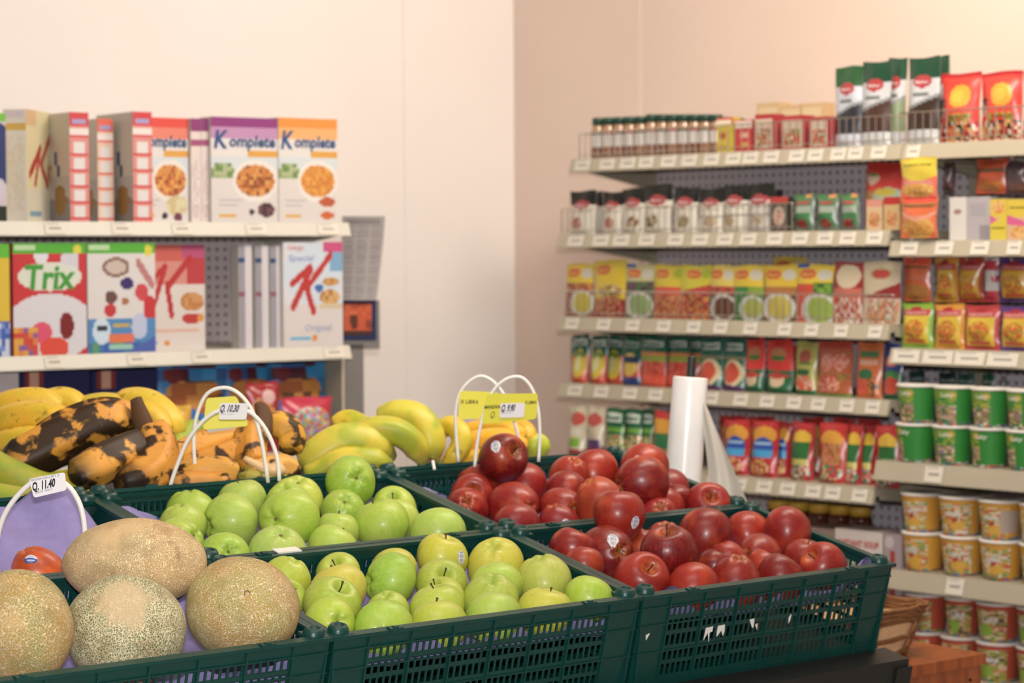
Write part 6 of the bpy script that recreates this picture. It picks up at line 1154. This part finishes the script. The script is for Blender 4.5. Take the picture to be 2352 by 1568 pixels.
carton('cereal_box', 'white cereal box with dark round pieces and a blue lower band, green stripe on top', 'box', FL, x, y, C2.z, w_, dC, h, [('b', 'd9d6d6'), ('e', .42, .78, .2, .09, '8a6a60'), ('e', .42, .78, .15, .06, 'c8b8b0'), ('e', .58, .63, .1, .055, '3a2a6a'), ('e', .34, .51, .09, .06, '6a4a48'), ('e', .33, .39, .09, .06, 'c02a34'), ('e', .55, .47, .06, .035, 'a8704a'), ('e', .8, .55, .1, .08, 'c84048'), ('l', .75, .82, .95, .62, .04, 'b87a7a'), ('e', .92, .40, .1, .12, 'c4242c'), ('r', 0, 0, 1, .31, '4a86c0'), ('n', 0, 0, 1, .10, ['3a7aa8', '2f5fae', '5a9a6a'], 7), ('e', .2, .2, .13, .12, 'c8dcec'), ('r', .12, .20, .28, .25, '2a3a4a'), ('e', .76, .24, .12, .12, 'b8c4e0'), ('r', .3, .10, .68, .17, 'dc7048'), ('r', .3, .03, .66, .08, '9ac8b8'), ('r', .38, .23, .6, .27, 'c8a84a'), ('d', -.2, .35, '4a5fb0'), ('r', 0, .905, 1, 1, '4fae2c'), ('r', .02, .93, .32, .98, 'b8d8a8'), ('e', .9, .93, .06, .05, 'd8d03a')], 'd8d2cc', top='4aa82c')
x, y, w_, h = C2.at(340, 468, 562, .03)
Kl = [('l', .05, .64, .33, .79, .034, 'b5222a'), ('l', .33, .79, .12, .42, .04, 'b5222a'), ('l', .75, .87, .36, .60, .036, 'b5222a'), ('l', .36, .62, .43, .34, .042, 'b5222a')]
carton('cereal_box', 'cereal box with a reddish top and red letter K, half behind the white box', 'box', FL, x, y, C2.z, w_ * 1.06, dC, h, [('b', 'd8cfcc'), ('r', 0, .84, 1, 1, 'c85a50'), ('d', .62, .0, 'd4a8a0'), ('r', 0, .62, 1, .84, 'd08a80'), ('r', .7, .62, 1, .88, 'b8303a'), ('r', 0, 0, 1, .62, 'd8d0cc'), ('r', .6, .88, 1, 1, 'b84a78'), ('ne', .78, .46, .2, .09, ['b87a44', 'c89258'], 8), ('e', .78, .30, .18, .05, 'b8302c'), ('e', .92, .30, .06, .04, 'd8903a'), ('r', .05, .17, .9, .2, 'd8b0a0'), ('r', .05, .06, .2, .09, '8ab8d0'), ('e', .35, .07, .05, .03, 'd88a3a')] + Kl, 'd8d2cc')
for i, (a, c) in enumerate(((545, 580), (584, 618), (618, 650))):
    x, y, w_, h = C2.at(a + 4, c, 562 + i, .02)
    carton('cereal_box', ('left', 'middle', 'right')[i] + ' grey and white cereal box end beside the bare pegboard', 'box', FL, x, y, C2.z, w_, .035, h, [('b', '9a98a2'), ('r', .55, 0, 1, 1, 'd4d0d6'), ('r', .02, .83, .5, .88, '2a4a78'), ('r', .02, .5, .45, .55, '8a5a6a')], 'd8d2cc', group='grey and white cereal box ends', nu=8)
x, y, w_, h = C2.at(652, 788, 556, .004)
Ko = [('l', .14, .60, .45, .76, .036, 'b82a28'), ('l', .46, .74, .16, .38, .042, 'b82a28'), ('l', .42, .58, .80, .88, .036, 'b82a28'), ('l', .38, .58, .50, .34, .042, 'b82a28')]
carton('cereal_box', 'pale blue and white cereal box with red letter K, reading Original, at the right', 'box', FL, x, y, C2.z, w_, dC, h, [('b', 'd6d8e0'), ('e', .5, .7, .5, .3, 'cad8e6'), ('r', .78, .72, 1, .90, '7aa8cc'), ('r', 0, 0, 1, .4, 'd6d0d0'), ('r', .68, .90, 1, 1, 'c84a80'), ('ne', .8, .62, .14, .04, ['b8803a', 'c8985a'], 8), ('ne', .78, .47, .17, .075, ['c8985a', 'b07a3a', 'd0a870'], 9), ('e', .6, .56, .07, .04, '3a6ab0'), ('r', .6, .36, 1, .40, 'cdbfa0'), ('r', .1, .055, .45, .1, '6ab0d4'), ('e', .52, .08, .045, .035, 'd89048')] + Ko, 'd8d2cc',
       texts=[("Kellogg's", .22, .95, .06, 'd08080', .26, .1, .01), ('Special', .3, .85, .08, '8a9ac8', .42, .2, .01), ('Original', .58, .18, .09, '9aa8c8', .44, .1, .01)])
# third level: navy boxes and bright bags
for i, (a, c) in enumerate(((47, 208), (212, 374))):
    x, y, w_, h = C3.at(a, c, 852 - i * 2, .06)
    carton('oat_box', ('left-hand', 'right-hand')[i] + ' navy blue oatmeal box under the cereal shelves', 'box', FL, x, y, C3.z, w_, .06, h, [('b', '141f5c'), ('r', .06, .78, .34, 1, '8a2a2a'), ('r', .12, .80, .28, 1, 'd8a890'), ('r', .04, .66, .36, .76, 'b8b0b0'), ('r', .04, .62, .36, .66, '4a3a34'), ('e', .6, .74, .09, .1, '4a1c4a'), ('r', .6, .56, .95, .6, '5a6090'), ('r', .1, .3, .8, .5, '5a6498')], '10184a', texts=[('QUAKER', .2, .71, .07, '3a3f6a', .28, 0, .03)], group='navy oatmeal boxes', nu=30, nv=20)
x, y, w_, h = C3.at(-90, 44, 858, .04)
carton('oat_box', 'plain white carton at the far left under the cereal shelves', 'carton', FL, x, y, C3.z, w_, .06, h, [('b', 'd9d0d4'), ('e', .85, .74, .09, .08, 'b87a80'), ('e', .85, .74, .05, .04, '5a4a50')], 'd0c8cc')
blue = lambda s_: [('b', '2a86c8'), ('ne', .5, .66, .42, .22, ['c87a2c', 'b8642a', '6a4a34', 'd8903a'], 3), ('n', 0, .82, 1, 1, ['2a86c8', '2a86c8', '5a2a3a', '2a9ad8', '1f5fa8'], 2.5), ('ne', .25, .35, .35, .2, ['3a6ab8', 'b86a34', '2f7ac0'], 3), ('r', 0, 0, 1, .14, '2a6ab0'), ('e', .2, .88, .14, .08, '7a2a34')]
for i, (a, c, dp) in enumerate(((375, 535, .03), (530, 645, .05), (636, 760, .02))):
    x, y, w_, h = C3.at(a, c, 838 - i * 2, dp)
    pouch('snack_bag', ('left-hand', 'middle', 'right-hand')[i] + ' bright blue bag with orange snacks under the cereal shelves', 'bag', FL, x, y + .03, C3.z, w_, .06, h, blue(i), 'stand', group='bright blue snack bags', seed=240 + i, back='2a6ab0')
for i, (a, c, yt, lay, lb) in enumerate(((655, 772, 912, [('b', 'c8284a'), ('ne', .55, .5, .42, .33, ['d8c8b0', 'c84a5a', '5ab0a8', 'd8a04a', 'b890c0'], 8)], 'pink candy bag with multicoloured sweets'), (574, 650, 878, [('b', 'a8242c'), ('ne', .4, .5, .4, .3, ['c87a4a', '8a5a4a', 'd8a05a'], 7), ('e', .6, .8, .2, .1, 'd8b0b0')], 'shiny red bag beside the price hoop'), (398, 448, 930, [('b', 'd8a82e'), ('r', .1, .2, .7, .5, 'c8c0b0')], 'small yellow bag seen through the price hoop'))):
    x, y, w_, h = C3.at(a, c, yt, -.055)
    pouch('candy_bag', lb, 'bag', FL, x, y + .02, C3.z, w_, .05, h, lay, 'pillow', seed=250 + i, back='b83a4a')
for o in bpy.data.objects:
    if o.get('label', '').startswith('white shelving unit with cereal'): gl = o
b = MB(); b.box(sL1 - .002, sL1 + .004, 0.03, .42, 0.12, zL[2] - .03); b.build('end_panel', M['cream'], gl)
# ---------------------------------------------------------------- sign stand beside the cereal shelves
Zs = 6.1; fp = at(815, 800, Zs); ss = thing('sign_stand', 'grey steel post with a newspaper sheet and an orange poster, beside the cereal shelves', 'sign stand', frame((fp.x, fp.y, 0), math.radians(8)))
def sp_(px, py): q = at(px, py, Zs); return (q.x - fp.x), q.z
xa_, za_ = sp_(793, 790); xb_, _ = sp_(835, 790); b = MB(); b.box(xa_, xb_, .0, .04, .02, za_); b.build('post', M['greypost'], ss)
b = MB(); b.lathe([(.16, 0), (.16, .015), (.03, .02)], 32, T=Matrix.Translation(((xa_ + xb_) / 2, .02, 0))); b.build('base', M['greypost'], ss)
x0, z0 = sp_(786, 802); x1, z1 = sp_(872, 690); b = MB(); b.box(x0, x1, 0.0, .05, z0, z1); b.build('head', M['greypost'], ss)
x0, z0 = sp_(786, 781); x1, z1 = sp_(864, 686); b = MB()
b.grid(lambda u, v: V((x0 + (x1 - x0) * u, -.004, z0 + (z1 - z0) * v)), 22, 26, painter([('b', '1b2a55'), ('r', .05, .1, .86, .9, 'c0502a'), ('e', .35, .5, .12, .24, '5a3020'), ('r', .05, .1, .86, .24, '4a2a20'), ('n', .05, .6, .86, .9, ['c8582e', 'b84a28', 'd0643a'], 7), ('e', .78, .38, .1, .12, '8a3a24')]))
b.box(x0, x1, -.0035, -.0005, z0, z1, '1b2a55'); b.build('poster', M['paper'], ss)['label'] = 'orange poster in a navy frame'
def news(u, v):
    px = 784 + 94 * u + (-18 * (1 - v) ** 1.4 + 4) * u; py = 497 + (1 - v) * 192; q = sp_(px, py)
    return V((q[0], -.012 - .03 * v * v - .012 * math.sin(u * 3), q[1]))
pl = [('b', 'a8a2a2')]
for c_ in range(3):
    for k in range(24): pl.append(('r', .06 + c_ * .32, .04 + k * .039, .06 + c_ * .32 + .26 * (.7 + .3 * rnd(k, c_)), .04 + k * .039 + .017, '8c8688'))
pl.append(('r', .1, .9, .9, .96, '8a8486'))
b = MB(); b.grid(news, 30, 60, painter(pl)); b.grid(lambda u, v: news(u, v) + V((0, .001, 0)), 4, 16, 'a8a2a2', flip=True); b.build('newspaper', M['paper'], ss)['label'] = 'curling sheet of grey newsprint'
